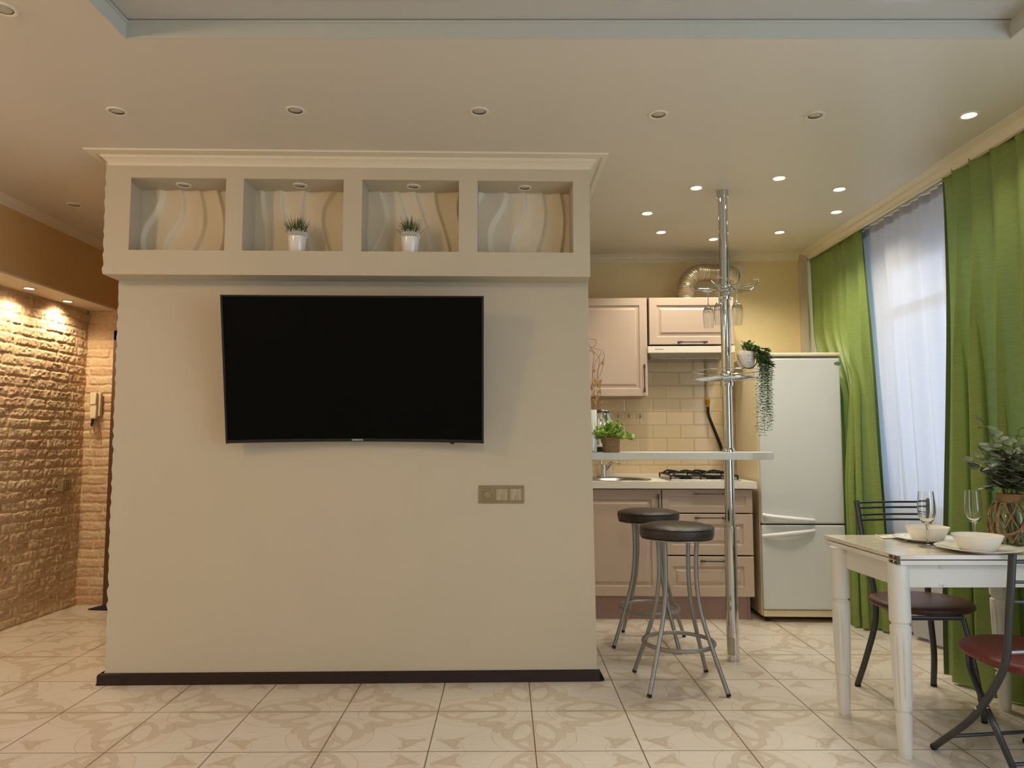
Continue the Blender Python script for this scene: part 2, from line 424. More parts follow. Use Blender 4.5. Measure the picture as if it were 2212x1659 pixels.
def splashmat():
    m = bpy.data.materials.new('cream_subway_tiles'); m.use_nodes = True; nt = m.node_tree; L = nt.links.new; p = nt.nodes['Principled BSDF']
    tc = nt.nodes.new('ShaderNodeTexCoord'); mp = nt.nodes.new('ShaderNodeMapping'); L(tc.outputs['Object'], mp.inputs[0])
    mp.inputs['Rotation'].default_value = (-PI/2, 0, 0)
    b = nt.nodes.new('ShaderNodeTexBrick'); L(mp.outputs[0], b.inputs[0])
    b.inputs['Scale'].default_value = 1.0; b.inputs['Brick Width'].default_value = 0.2075; b.inputs['Row Height'].default_value = 0.1015
    b.inputs['Mortar Size'].default_value = 0.0016; b.inputs['Mortar Smooth'].default_value = 0.2; b.inputs['Bias'].default_value = 0
    b.inputs['Color1'].default_value = lin((226, 206, 168))+(1,); b.inputs['Color2'].default_value = lin((222, 200, 160))+(1,); b.inputs['Mortar'].default_value = lin((176, 146, 104))+(1,)
    L(b.outputs['Color'], p.inputs['Base Color']); p.inputs['Roughness'].default_value = 0.16
    b2 = nt.nodes.new('ShaderNodeTexBrick'); L(mp.outputs[0], b2.inputs[0])
    for k in ('Scale', 'Brick Width', 'Row Height'): b2.inputs[k].default_value = b.inputs[k].default_value
    b2.inputs['Mortar Size'].default_value = 0.012; b2.inputs['Mortar Smooth'].default_value = 1.0
    bp = nt.nodes.new('ShaderNodeBump'); bp.invert = True; bp.inputs['Strength'].default_value = 0.35; bp.inputs['Distance'].default_value = 0.004
    L(b2.outputs['Fac'], bp.inputs['Height']); L(bp.outputs[0], p.inputs['Normal']); return m
M_SPLASH = splashmat()
M_MARBLE = mat('marbled_laminate', (218, 212, 196), 0.1, var=0.09, vscale=3, spec=0.7, distort=2.5, stretch=(1, 2.5, 1))
M_BRICK = mat('plaster_brick', (200, 170, 135), 0.85, var=0.10, vscale=60, attr='Col', bump=0.5, bscale=160)
M_GLOW = mat('lamp_glow_neutral', (255, 244, 224), 0.5, emit=(255, 240, 215), estr=14)
M_GLOWW = mat('lamp_glow_warm', (255, 232, 200), 0.5, emit=(255, 232, 196), estr=14)
# ================================================================= THE SETTING
CZ = 2.63                                   # ceiling height
mb = MB(); mb.box(-4.6, -3.2, -0.05, 2.75, 6.3, 0); struct(mb, 'floor', M_FLOOR, smooth=0)
# ---- ceiling with the raised tray
t0 = PZ(268, 81, CZ); t1 = PZ(2180, 87, CZ); tx0, tx1, ty = t0.x, t1.x, (t0.y+t1.y)/2; TZ = PY(700, 47, ty+0.005).z
mb = MB(); zt = CZ+0.14
mb.box(-4.6, -3.2, CZ, tx0, ty, zt); mb.box(tx1, -3.2, CZ, 2.75, ty, zt); mb.box(-4.6, ty, CZ, 2.75, 6.3, zt); mb.box(tx0, -3.2, CZ, tx1, -1.4, zt)
struct(mb, 'ceiling', M_CEIL, smooth=0)
mb = MB(); mb.box(tx0-.01, -1.41, TZ, tx1+.01, ty+.01, TZ+.01); struct(mb, 'trim_1', M_GLOSS, smooth=0)     # glossy stretch panel in the tray
mb = MB(); g = .004                        # painted inner edge of the tray
mb.box(tx0, -1.4, CZ, tx0+g, ty, TZ); mb.box(tx1-g, -1.4, CZ, tx1, ty, TZ); mb.box(tx0, ty-g, CZ, tx1, ty, TZ)
mb.box(tx0, ty-.012, TZ-.012, tx1, ty-g, TZ-.004); mb.box(tx0+g, -1.4, TZ-.012, tx0+.012, ty-.012, TZ-.004)
struct(mb, 'trim_2', M_LIP, smooth=0)
# ---- walls round the room
mb = MB()                                   # kitchen back wall
mb.box(-1.3, 0, 0, 1.72, .12, CZ); struct(mb, 'wall_back', M_KWALL, FK, smooth=0)
mb = MB()                                   # window wall with two openings
def wall_with_holes(mb, x0, x1, ys, holes, z1):
    cur = ys[0]
    for (a, b, c, d) in holes:
        mb.box(x0, cur, 0, x1, a, z1); mb.box(x0, a, 0, x1, b, c); mb.box(x0, a, d, x1, b, z1); cur = b
    mb.box(x0, cur, 0, x1, ys[1], z1)
WZ0, WZ1 = .72, 2.45
wall_with_holes(mb, 2.60, 2.75, (-3.2, 6.3), [(-1.5, 1.8, 0.3, 2.4), (3.42, 5.15, WZ0, WZ1)], CZ)
struct(mb, 'wall_right', M_WALL, smooth=0)
mb = MB(); mb.box(-3.3, -3.2, 0, -3.24, 2.6, CZ); struct(mb, 'wall_left', M_WALL, smooth=0)
mb = MB(); mb.box(-3.24, -3.2, 0, 2.6, -3.05, CZ)
struct(mb, 'wall_front', M_WALL, smooth=0)
mb = MB(); mb.box(-.33, 4.28, 0, -.25, 5.6, CZ); struct(mb, 'wall_partition', M_KWALL, smooth=0)
# ---- brick corner of the hall
def brick_panel(name, F, w, h, res, seed, rough=1.0, course=0.0675):
    """relief of hand-laid plaster bricks: local x 0..w, z 0..h, facing -y"""
    rs = np.random.RandomState(seed); nx, nz = int(w/res)+1, int(h/res)+1
    xs = np.linspace(0, w, nx); zs = np.linspace(0, h, nz); Xg, Zg = np.meshgrid(xs, zs)
    def vn(sc, k):
        r2 = np.random.RandomState(seed*10+k); gx, gz = int(w/sc)+3, int(h/sc)+3; G = r2.rand(gz, gx)
        fx, fz = Xg/sc, Zg/sc; ix, iz = fx.astype(int), fz.astype(int); a, b = fx-ix, fz-iz; a = a*a*(3-2*a); b = b*b*(3-2*b)
        return (G[iz, ix]*(1-a)*(1-b)+G[iz, ix+1]*a*(1-b)+G[iz+1, ix]*(1-a)*b+G[iz+1, ix+1]*a*b)-.5
    n1, n2, n3, n4 = vn(.06, 1), vn(.022, 2), vn(.011, 3), vn(.30, 4)
    zz = Zg+0.008*n1+.006*n2; xx = Xg+.010*n1+.006*n2
    row = np.clip((zz/course).astype(int), 0, 200); fz = (zz/course-row)*course
    L = 0.205; off = rs.rand(300)*L; jit = rs.rand(300, 60)
    q = (xx+off[row])/L; col = q.astype(int); fx = (q-col)
    cut = 0.12*(jit[row, np.clip(col, 0, 58)]-.5); cut2 = 0.12*(jit[row, np.clip(col+1, 0, 59)]-.5)
    a = (fx-cut)*L; b = (1+cut2-fx)*L; col = np.where(a < 0, col-1, np.where(b < 0, col+1, col)); ed = np.minimum(np.abs(a), np.abs(b))
    e = np.minimum(ed, np.minimum(fz, course-fz))
    s = np.clip((e-.0035-.002*n2)/.010, 0, 1); s = s*s*(3-2*s)
    hgt = rs.rand(300, 64)[row, np.clip(col, 0, 63)]
    H = s*(.005+.004*hgt+rough*(.007*n2*s+.006*n3+.006*n1))+(1-s)*(.0012*n3)
    tone = rs.rand(300, 64)[row, np.clip(col, 0, 63)]; pink = rs.rand(300, 64)[row, np.clip(col, 0, 63)]
    c0 = np.array(lin((214, 190, 154))); c1 = np.array(lin((202, 172, 138))); c2 = np.array(lin((194, 156, 128))); cm = np.array(lin((212, 186, 150)))
    t = np.clip(tone+.5*n4, 0, 1)[..., None]; k = (pink > .78)[..., None]
    Cc = np.where(k, c1*.5+c2*.5, c0*(1-t)+c1*t); Cc = Cc*(1-.3*np.clip(-n3*2.4-.35, 0, 1))[..., None]; Cc = Cc*s[..., None]+cm*(1-s)[..., None]
    V = np.stack([Xg, -H, Zg], -1).reshape(-1, 3)
    i = np.arange((nx-1)*(nz-1)); r, c = i//(nx-1), i % (nx-1); A = r*nx+c
    Fq = np.stack([A, A+1, A+nx+1, A+nx], -1)
    me = bpy.data.meshes.new(name); me.vertices.add(len(V)); me.vertices.foreach_set('co', V.astype(np.float32).ravel())
    me.loops.add(len(Fq)*4); me.loops.foreach_set('vertex_index', Fq.astype(np.int32).ravel()); me.polygons.add(len(Fq))
    me.polygons.foreach_set('loop_start', (np.arange(len(Fq))*4).astype(np.int32)); me.update(calc_edges=True); me.validate()
    at = me.color_attributes.new('Col', 'FLOAT_COLOR', 'POINT'); at.data.foreach_set('color', np.concatenate([Cc.reshape(-1, 3), np.ones((len(V), 1))], 1).astype(np.float32).ravel())
    me.materials.append(M_BRICK); me.shade_smooth(); o = bpy.data.objects.new(name, me); C.objects.link(o); o.matrix_basis = F; o['kind'] = 'structure'; return o
HC = PZ(162, 1307, 0); HL = PZ(0, 1363, 0)         # hall corner and a point along the long brick wall
ang = math.degrees(math.atan2(HC.y-HL.y, HC.x-HL.x)); SOF = PY(253, 671, HC.y)
hx, hz = SOF.x, SOF.z                              # header face and soffit height
LW = 2.6
d = Vector((HC.x-HL.x, HC.y-HL.y)).normalized(); s0 = Vector((HC.x, HC.y))-d*LW
# the long wall faces +x: its local x runs away from the camera
brick_panel('wall_brick_long', Matrix.Translation((HC.x-d.x*1.5, HC.y-d.y*1.5, 0)) @ Matrix.Rotation(math.radians(ang), 4, 'Z'), 1.5, hz, .0055, 3)
brick_panel('wall_brick_near', Matrix.Translation((s0.x, s0.y, 0)) @ Matrix.Rotation(math.radians(ang), 4, 'Z'), LW-1.5, hz, .02, 5)
mb = MB(); mb.hexa([(s0.x-.1, s0.y, 0), (s0.x-.002, s0.y, 0), (HC.x-.002, HC.y+.1, 0), (HC.x-.1, HC.y+.1, 0)], [(s0.x-.1, s0.y, CZ), (s0.x-.002, s0.y, CZ), (HC.x-.002, HC.y+.1, CZ), (HC.x-.1, HC.y+.1, CZ)])
struct(mb, 'wall_hall_left', M_WALL, smooth=0)
dX = PY(243, 900, HC.y).x
brick_panel('wall_brick_far', Matrix.Translation((HC.x, HC.y, 0)), dX-HC.x, hz, .0055, 9, .6, .0672)
DZ = PY(247, 715, HC.y).z
o_ = brick_panel('wall_brick_lintel', Matrix.Translation((dX, HC.y, DZ)), 1.2, hz-DZ, .008, 12, .6, .0672)
mb = MB(); mb.box(HC.x-.05, HC.y+.002, 0, dX, HC.y+.12, CZ); mb.box(dX, HC.y+.002, DZ, dX+.95, HC.y+.12, CZ); mb.box(dX+.95, HC.y+.002, 0, -.25, HC.y+.12, CZ)
struct(mb, 'wall_hall_back', M_HEAD, smooth=0)
# door with its frame at the end of the hall
mb = MB(); mb.box(dX-.0, HC.y-.03, 0, dX+.075, HC.y+.10, DZ); mb.box(dX+.875, HC.y-.03, 0, dX+.95, HC.y+.10, DZ); mb.box(dX, HC.y-.03, DZ-.075, dX+.95, HC.y+.10, DZ)
struct(mb, 'door_1', M_DOOR, bevel=.004)
mb = MB(); mb.door(dX+.078, .01, dX+.872, DZ-.078, HC.y+.07, HC.y+.03, .12); struct(mb, 'door_2', M_DOOR, bevel=.002)
# dropped header with the light soffit
mb = MB(); mb.box(HC.x-.12, HC.y-LW, hz, hx, HC.y, hz+.012); struct(mb, 'trim_3', M_TRIMW, smooth=0)
mb = MB(); mb.box(hx-.012, HC.y-LW, hz+.012, hx, HC.y, CZ); mb.box(HC.x-.1, HC.y-LW, hz+.012, hx-.012, HC.y-LW+.01, CZ); struct(mb, 'wall_header', M_HEAD, smooth=0)
hc = PZ(0, 443, CZ)
prof = [(0, CZ-.055), (.006, CZ-.055), (.012, CZ-.03), (.035, CZ-.008), (.04, CZ-.001)]
mb = MB(); mb.sweep(prof, [(hx, HC.y-LW), (hx, HC.y)]); mb.sweep(prof, [(hx, HC.y), (-.33, HC.y)]); struct(mb, 'trim_4', M_TRIMW)
# ---- television wall: a free-standing block, out of plumb like the real one, ragged brick-plaster edge on the left
bl, br = B(226, 1455), B(1290, 1445); tl_, tr_ = B(256, 610), B(1270, 612)
D0 = -0.14                                   # the niche box stands this far forward
bxl, zb = B(222, 592, D0); bxr, _ = B(1275, 592, D0); _, zb2 = B(1270, 598, D0); zb = (zb+zb2)/2
bxl2 = B(229, 370, D0)[0]
DEP = .56
rnd = random.Random(3)
def jag(x0, z0, x1, z1, amp):
    n = int(abs(z1-z0)/.024); out = []
    for i in range(n+1):
        t = i/n; k = .5+.5*math.sin(t*(z1-z0)/.067*2*PI/1.0)
        out.append((x0+(x1-x0)*t-amp*(k*.6+rnd.random()*.5), z0+(z1-z0)*t))
    return out
k = (bl[0]-tl_[0])/(tl_[1]-bl[1]); x_bot = bl[0]+ (bl[0]-tl_[0])/(tl_[1]-bl[1])*bl[1]
kr = (br[0]-tr_[0])/(tr_[1]-br[1]); xr_bot = br[0]+kr*br[1]
poly = [(xr_bot, 0), (tr_[0], zb+.02)]+jag(tl_[0]+.006, zb+.02, x_bot+.006, 0, .011)
mb = MB(); mb.prism(poly, 0, DEP, 'y'); struct(mb, 'wall_television', M_WALL, FB, smooth=0, bevel=0.002)
NX = [B(x, 480, D0)[0] for x in (265, 486, 524, 741, 781, 991, 1031.5, 1238)]
nz1 = (B(375, 385, D0)[1]+B(1133, 390.5, D0)[1])/2; nz0 = (B(375, 540.5, D0)[1]+B(1133, 545, D0)[1])/2
NB = D0+.165
mb = MB()
cols = [(NX[1], NX[2]), (NX[3], NX[4]), (NX[5], NX[6])]
def q4(mb, x0, z0, x1, z1, y): mb.add([(x0, y, z0), (x1, y, z0), (x1, y, z1), (x0, y, z1)], [(0, 1, 2, 3)])
rb = jag(bxl2+.004, CZ, bxl+.004, zb, .010)
mb.add([(p[0], D0, p[1]) for p in [(bxl+.12, zb), (bxl+.12, CZ)]+rb], [tuple(range(len(rb)+2))[::-1]])
n_ = len(rb); mb.add([(p[0], D0, p[1]) for p in rb]+[(p[0], DEP, p[1]) for p in rb], [(i, i+1, n_+i+1, n_+i) for i in range(n_-1)])
q4(mb, bxl+.12, zb, NX[0], CZ, D0) if NX[0] > bxl+.12 else None
xs = NX
for a, b in cols: q4(mb, a, nz0, b, nz1, D0)
q4(mb, bxl+.12, zb, bxr, nz0, D0); q4(mb, bxl+.12, nz1, bxr, CZ, D0); q4(mb, NX[7], nz0, bxr, nz1, D0)
mb.add([(bxl, D0, zb), (bxr, D0, zb), (bxr, DEP, zb), (bxl, DEP, zb)], [(3, 2, 1, 0)])
mb.add([(bxr, D0, zb), (bxr, DEP, zb), (bxr, DEP, CZ), (bxr, D0, CZ)], [(0, 1, 2, 3)])
mb.add([(bxl, DEP, zb), (bxr, DEP, zb), (bxr, DEP, CZ), (bxl, DEP, CZ)], [(3, 2, 1, 0)])
for i in range(0, 8, 2):
    a, b = NX[i], NX[i+1]; y = NB+.03
    mb.add([(a, D0, nz0), (a, y, nz0), (a, y, nz1), (a, D0, nz1)], [(0, 1, 2, 3)]); mb.add([(b, D0, nz0), (b, y, nz0), (b, y, nz1), (b, D0, nz1)], [(3, 2, 1, 0)])
    mb.add([(a, D0, nz0), (b, D0, nz0), (b, y, nz0), (a, y, nz0)], [(0, 1, 2, 3)]); mb.add([(a, D0, nz1), (b, D0, nz1), (b, y, nz1), (a, y, nz1)], [(3, 2, 1, 0)])
struct(mb, 'wall_niche_box', M_BOX, FB, smooth=0)
# sculpted wave panels at the back of the niches
def wave(i):
    a, b = NX[2*i], NX[2*i+1]; ph = (0.1, 0.62, 0.35, 0.0)[i]
    def f(u, t):
        x = a+(b-a)*u; z = nz0+(nz1-nz0)*t
        q = u*4.3+ph*4+.24*math.sin(2.0*PI*t*.62+ph*7+u*2)+.16*math.sin(1.1*PI*t+u*5+ph*3); fr = q-math.floor(q)
        h = .024*(fr**1.6 if fr < .86 else (1-fr)/.14*(.86**1.6))
        return (x, NB+.024-h, z)
    mb = MB(); mb.grid(f, 130, 26); struct(mb, 'trim_%d' % (5+i), M_TRIMW, FB, smooth=50)
for i in range(4): wave(i)
# moulding round the top of the niche box
zc = (B(300, 358, D0)[1]+B(1200, 367, D0)[1])/2
prof = [(0, zc), (.004, zc), (.006, zc+.012), (.022, zc+.030), (.030, zc+.034), (.034, zc+.046), (.052, zc+.050), (.060, CZ-.012), (.085, CZ-.008), (.088, CZ)]
mb = MB(); mb.sweep(prof, [(bxl+.01, DEP), (bxl+.01, D0), (bxr, D0), (bxr, DEP)]); struct(mb, 'trim_9', M_TRIMW, FB, smooth=25)
# baseboard
mb = MB(); pb = [(0, 0), (.016, 0), (.016, .004), (.013, .010), (.013, .044), (.010, .052), (.004, .056), (0, .056)]
zbb = B(700, 1452, -.012)[1]; pb = [(a, b*zbb/.056) for a, b in pb]
mb.sweep(pb, [(x_bot-.018, .05), (x_bot-.018, -.001), (xr_bot+.012, -.001)])
struct(mb, 'baseboard_television', M_BASE, FB, smooth=30)
mb = MB()                                     # open end of the baseboard, with its torn corner cap
for i in range(6): mb.box(xr_bot+.010+.004*i, -.014+.002*(i % 2), .002, xr_bot+.0125+.004*i, .03, zbb-.006-.007*i)
struct(mb, 'baseboard_end', M_RUBBER, FB, smooth=0)
# ---- kitchen mouldings
zk = (K(1300, 568.5, -.005)[1]+K(1700, 563, -.005)[1])/2
def crown(z): return [(0, z), (.004, z), (.006, z+.010), (.020, z+.022), (.026, z+.026), (.030, z+.036), (.046, z+.040), (.052, CZ-.006), (.070, CZ-.003), (.072, CZ)]
mb = MB(); mb.sweep(crown(zk), [(-1.25, 0), (1.3, 0)]); struct(mb, 'trim_10', M_TRIMW, FK, smooth=25)
# long moulding on the pelmet board in front of the curtains
pA = PZ(2061, 367, zk); pB_ = PZ(2212, 277, zk); px_ = (pA.x+pB_.x)/2
YE = PZ(1716, 565, zk).y
mb = MB(); mb.sweep(crown(zk), [(px_, YE-.02), (px_, -3.05)]); struct(mb, 'trim_11', M_TRIMW, smooth=25)
mb = MB(); mb.box(px_, -3.05, zk, px_+.018, YE+.03, CZ); struct(mb, 'trim_12', M_TRIMW, smooth=0)
cR = PY(1734, 660, 5.47)
mb = MB(); mb.box(cR.x-.018, 5.44, 0, cR.x+.03, 5.50, CZ); struct(mb, 'trim_13', M_WALL, smooth=0)      # boxed riser in the corner
# ---- window behind the sheer
def window(name, y0, y1, z0, z1, mull, transom=None):
    mb = MB(); w = .065; a, b = 2.64, 2.70
    mb.box(a, y0, z0, b, y0+w, z1); mb.box(a, y1-w, z0, b, y1, z1); mb.box(a, y0+w, z0, b, y1-w, z0+w); mb.box(a, y0+w, z1-w, b, y1-w, z1)
    for m in mull: mb.box(a, m-.05, z0+w, b, m+.05, z1-w)
    if transom: mb.box(a+.002, y0+w, transom-.035, b-.002, y1-w, transom+.035)
    o = struct(mb, name, M_FRAMEW, bevel=.004)
    mb = MB(); mb.box(2.668, y0+w, z0+w, 2.672, y1-w, z1-w); build(mb, 'pane', M_PANE, o, smooth=0)
    mb = MB(); mb.box(2.56 if name == 'window_1' else 2.54, y0-.04, z0-.03, 2.64, y1+.04, z0); build(mb, 'window_sill', M_FRAMEW, o, bevel=.006)
window('window_1', 3.42, 5.15, WZ0, WZ1, [4.30], 2.08)
window('window_2', -1.5, 1.8, .3, 2.4, [-.4, .7])
# ================================================================= LIGHT FITTINGS
def spotlight(P, label, on=None, F=None, group=None, r=.0435, power=None, name='ceiling_spotlight', tilt=0, size=None):
    t = thing(name, label, 'spotlight', P if isinstance(P, Matrix) else Matrix.Translation(P), group)
    M = MTX[t.name]
    mb = MB(); mb.lathe([(r, -.0001), (r, -.003), (r*.96, -.0055), (r*.80, -.0065), (r*.70, -.0045), (r*.66, .0), (r*.64, .0)], 32)
    build(mb, 'trim_ring', M_TRIMW, t, M)
    mb = MB(); R = Matrix.Rotation(tilt, 4, 'X')
    mb.lathe([(0, -.0035), (r*.55, -.0035), (r*.60, -.0022), (r*.62, .0)], 24, M=R)
    build(mb, 'lamp_glass', {None: M_LENS, 'n': M_GLOW, 'w': M_GLOWW}[on], t, M)
    if on is None:
        mb = MB(); mb.lathe([(r*.615, -.0006), (r*.635, -.0030), (r*.655, -.0030), (r*.655, -.0006)], 24); build(mb, 'shadow_gap', M_BLACK, t, M)
    else:
        l = bpy.data.lights.new('spot_beam', 'SPOT'); l.energy = power or 14; l.spot_size = size or 2.3; l.spot_blend = .8; l.shadow_soft_size = .03
        l.color = (1.0, .88, .68) if on == 'n' else (1.0, .77, .50)
        o = bpy.data.objects.new('spot_beam', l); C.objects.link(o); o.parent = t; o.location = (0, 0, -.02); MTX[o.name] = M
    return t
G1 = 'unlit spotlights in a row across the ceiling'
for px, py, lb in ((253, 240, 'unlit white round spotlight in the ceiling above the left end of the niche wall'),
                   (638, 238, 'unlit white round spotlight in the ceiling above the second niche'),
                   (1035, 240, 'unlit white round spotlight in the ceiling above the fourth niche'),
                   (1422, 247, 'unlit white round spotlight in the ceiling just right of the niche wall'),
                   (1760, 249, 'unlit white round spotlight in the ceiling nearest the lit one by the curtains')):
    spotlight(PZ(px, py, CZ), lb, group=G1, tilt=.12)
spotlight(PZ(8, 19, CZ), 'unlit white round spotlight cut off at the top left corner of the photo', group=G1)
spotlight(PZ(161, 442, CZ), 'small unlit spotlight in the hall ceiling left of the niche wall', tilt=.1)
spotlight(PZ(2093, 248, CZ), 'lit spotlight nearest the camera beside the curtain moulding', 'n', power=7)
G2 = 'lit spotlights over the kitchen'
for px, py, lb in ((1683, 384, 'lit kitchen spotlight nearest the camera, right of the chrome pole'),
                   (1504, 405, 'lit kitchen spotlight just left of the top of the chrome pole'),
                   (1813, 408, 'lit kitchen spotlight by the curtain moulding, nearer of the two there'),
                   (1398, 460, 'leftmost lit kitchen spotlight'),
                   (1807, 457, 'lit kitchen spotlight by the curtain moulding, farther of the two there'),
                   (1428, 501, 'lit kitchen spotlight over the left end of the hood cabinet'),
                   (1541, 516, 'lit kitchen spotlight above the silver duct, partly behind the chrome pole'),
                   (1684, 501, 'lit kitchen spotlight at the back above the fridge')):
    spotlight(PZ(px, py, CZ), lb, 'n', group=G2, power=20)
NN = (((397, 399), 'small unlit spotlight in the top of the empty leftmost niche'), ((648, 400), 'small unlit spotlight above the left grass plant in its niche'),
      ((893, 402), 'small unlit spotlight above the right grass plant in its niche'), ((1133, 405), 'small unlit spotlight in the top of the empty rightmost niche'))
for (px, py), lb in NN:
    q = PZ(px, py, nz1); spotlight(q, lb, group='spotlights in the niches', r=.0375, name='niche_spotlight', tilt=.12)
for px, py, lb in ((63, 622, 'lit warm spotlight in the soffit, left one'), (146, 650, 'lit warm spotlight in the soffit, right one near the brick corner')):
    q = PZ(px, py, hz); spotlight(q, lb+' over the brick wall', 'w', r=.04, group='soffit spotlights over the brick wall', name='soffit_spotlight', power=18, size=2.6)
q1, q2 = PZ(63, 622, hz), PZ(146, 650, hz); st = q1-q2
for k in (1, 2): spotlight(q1+st*k, 'lit warm soffit spotlight left of the photo edge, '+('next to', 'farther from')[k-1]+' the visible pair', 'w', r=.04, group='soffit spotlights outside the frame', name='soffit_spotlight', power=18)
# unseen fill lamp added behind the camera to brighten the room
t = thing('added_fill_lamp', 'round white fill lamp added out of view behind the camera', 'lamp', (.0, -.3, TZ))
mb = MB(); mb.lathe([(.20, -.001), (.20, -.03), (.17, -.05), (0, -.055)], 40); build(mb, 'shade', M_GLOWW, t, MTX[t.name])
l = bpy.data.lights.new('added_fill_light', 'AREA'); l.shape = 'DISK'; l.size = .4; l.energy = 22; l.color = (1, .93, .84)
o = bpy.data.objects.new('added_fill_light', l); C.objects.link(o); o.location = (0, -.3, TZ-.06)
t = thing('hall_ceiling_lamp', 'round warm ceiling lamp left of the camera', 'lamp', (-2.5, 1.2, CZ))
mb = MB(); mb.lathe([(.14, -.001), (.14, -.03), (.11, -.045), (0, -.05)], 40); build(mb, 'shade', M_GLOWW, t, MTX[t.name])
l = bpy.data.lights.new('hall_lamp_light', 'POINT'); l.shadow_soft_size = .1; l.energy = 34; l.color = (1, .64, .34)
o = bpy.data.objects.new('hall_lamp_light', l); C.objects.link(o); o.location = (-2.5, 1.2, CZ-.14)
# ================================================================= TELEVISION AND SWITCHES
def television():
    # tilted forward on its bracket; gently curved
    bL, bR = B(489, 955, -.105), B(1045, 952, -.105)
    x0, x1, z0 = bL[0], bR[0], (bL[1]+bR[1])/2; w = x1-x0; cx = (x0+x1)/2; tilt = math.radians(10.6)
    h = .728; sag = .05
    M = FB @ Matrix.Translation((cx, -.055, z0)) @ Matrix.Rotation(tilt, 4, 'X')
    t = thing('television', 'large black curved flat television hung on the beige wall', 'television', M)
    def yc(x, o=0): return -sag*((2*x/w)**2)+o
    mb = MB()
    def face(a, b, c, d_, y): mb.grid(lambda u, v: (a+(b-a)*u, yc(a+(b-a)*u, y), c+(d_-c)*v), 24, 1)
    e = .010
    mb.grid(lambda u, v: (-w/2+e+(w-2*e)*u, yc(-w/2+e+(w-2*e)*u, -.006), .018+(h-.018-e)*v), 24, 1)
    build(mb, 'screen', M_SCREEN, t, M)
    mb = MB()
    def ring(u, prof):  # frame cross-section along bottom/top
        return [(-w/2+w*u, yc(-w/2+w*u, y), z) for y, z in prof]
    for prof in ([(-.005, .018), (-.010, .016), (-.010, .002), (-.006, 0), (.012, 0), (.012, .018)], [(-.005, h-e), (-.010, h-e+.002), (-.010, h-.002), (-.006, h), (.012, h), (.012, h-e)]):
        q = len(prof); vs = []; n = 24
        for i in range(n+1): vs += ring(i/n, prof)
        mb.add(vs, [(i*q+a, (i+1)*q+a, (i+1)*q+(a+1) % q, i*q+(a+1) % q) for i in range(n) for a in range(q)]+[tuple(range(q)), tuple(n*q+a for a in range(q))[::-1]])
    for sx in (-1, 1):
        xa = sx*w/2; xb = sx*(w/2-e); y = yc(xa)
        mb.box(min(xa, xb), y-.010, .0, max(xa, xb), y+.012, h)
    mb.grid(lambda u, v: (-w/2+.006+(w-.012)*u, yc(-w/2+w*u, .012), .006+(h-.012)*v), 24, 1)
    build(mb, 'bezel', M_BLACK, t, M, bevel=.001)
    mb = MB(); mb.box(-.33, .0135, .12, .33, .024, .60); mb.box(-.2, .022, .30, .2, .05, .42); build(mb, 'rear_housing', M_BLACK, t, M, bevel=.004)
    for sx in (-.15, .15):
        mb = MB(); mb.box(sx-.015, .022, .10, sx+.015, .045, .50); mb.box(sx-.013, .045, .36, sx+.013, .118, .39)
        build(mb, 'wall_bracket', M_BLACK, t, M)
    lx = B(773, 947, -.06)[0]-cx
    mb = xf(text_mesh('SAMSUNG', .0125, .0003, .0003), Matrix.Translation((lx, yc(lx, -.0105), .0095)) @ Matrix.Rotation(PI/2, 4, 'X')); build(mb, 'maker_lettering', mat('grey_lettering', (190, 190, 190), .4), t, M, smooth=0)
    px = B(978, 952, -.06)[0]-cx
    mb = MB(); mb.box(px-.010, yc(px, -.009), -.007, px+.010, yc(px, .004), 0); build(mb, 'power_button', M_BLACK, t, M, bevel=.001)
television()
def switch_panel():
    a, b = B(1034, 1049), B(1132, 1087); x0, x1 = a[0], b[0]; z1, z0 = a[1], b[1]
    M = FB @ Matrix.Translation((x0, 0, z0)); w, h = x1-x0, z1-z0
    t = thing('light_switch_panel', 'horizontal champagne panel with one dimmer and two switches on the beige wall', 'light switch', M)
    mb = MB(); mb.box(0, -.006, 0, w, 0, h); mb.box(.004, -.0095, .003, w-.004, -.006, .010); mb.box(.004, -.0095, h-.010, w-.004, -.006, h-.003)
    build(mb, 'frame', M_SWITCH, t, M, bevel=.0015)
    s = h*.64; zc = h/2
    for i in range(3):
        cx = w*(.198+.307*i); mb = MB(); mb.box(cx-s/2, -.011, zc-s/2, cx+s/2, -.005, zc+s/2)
        if i == 0:
            build(mb, 'dimmer_plate', M_SWITCH, t, M, bevel=.001)
            mb = MB(); mb.lathe([(s*.36, 0), (s*.35, -.012), (s*.30, -.0145), (0, -.015)], 28, M=Matrix.Rotation(-PI/2, 4, 'X')); 
            xf(mb, Matrix.Translation((cx, -.011, zc)) @ Matrix.Scale(-1, 4, (0, 1, 0)) if False else Matrix.Translation((cx, -.011, zc)))
            build(mb, 'dimmer_knob', M_SWITCH, t, M)
        else:
            r = build(mb, 'rocker', M_SWITCHW, t, M, bevel=.001)
            mb = MB(); mb.box(cx-.0008, -.0118, zc-s*.42, cx+.0008, -.0105, zc-.002); build(mb, 'indicator_mark', M_INK, r, M, smooth=0)
switch_panel()
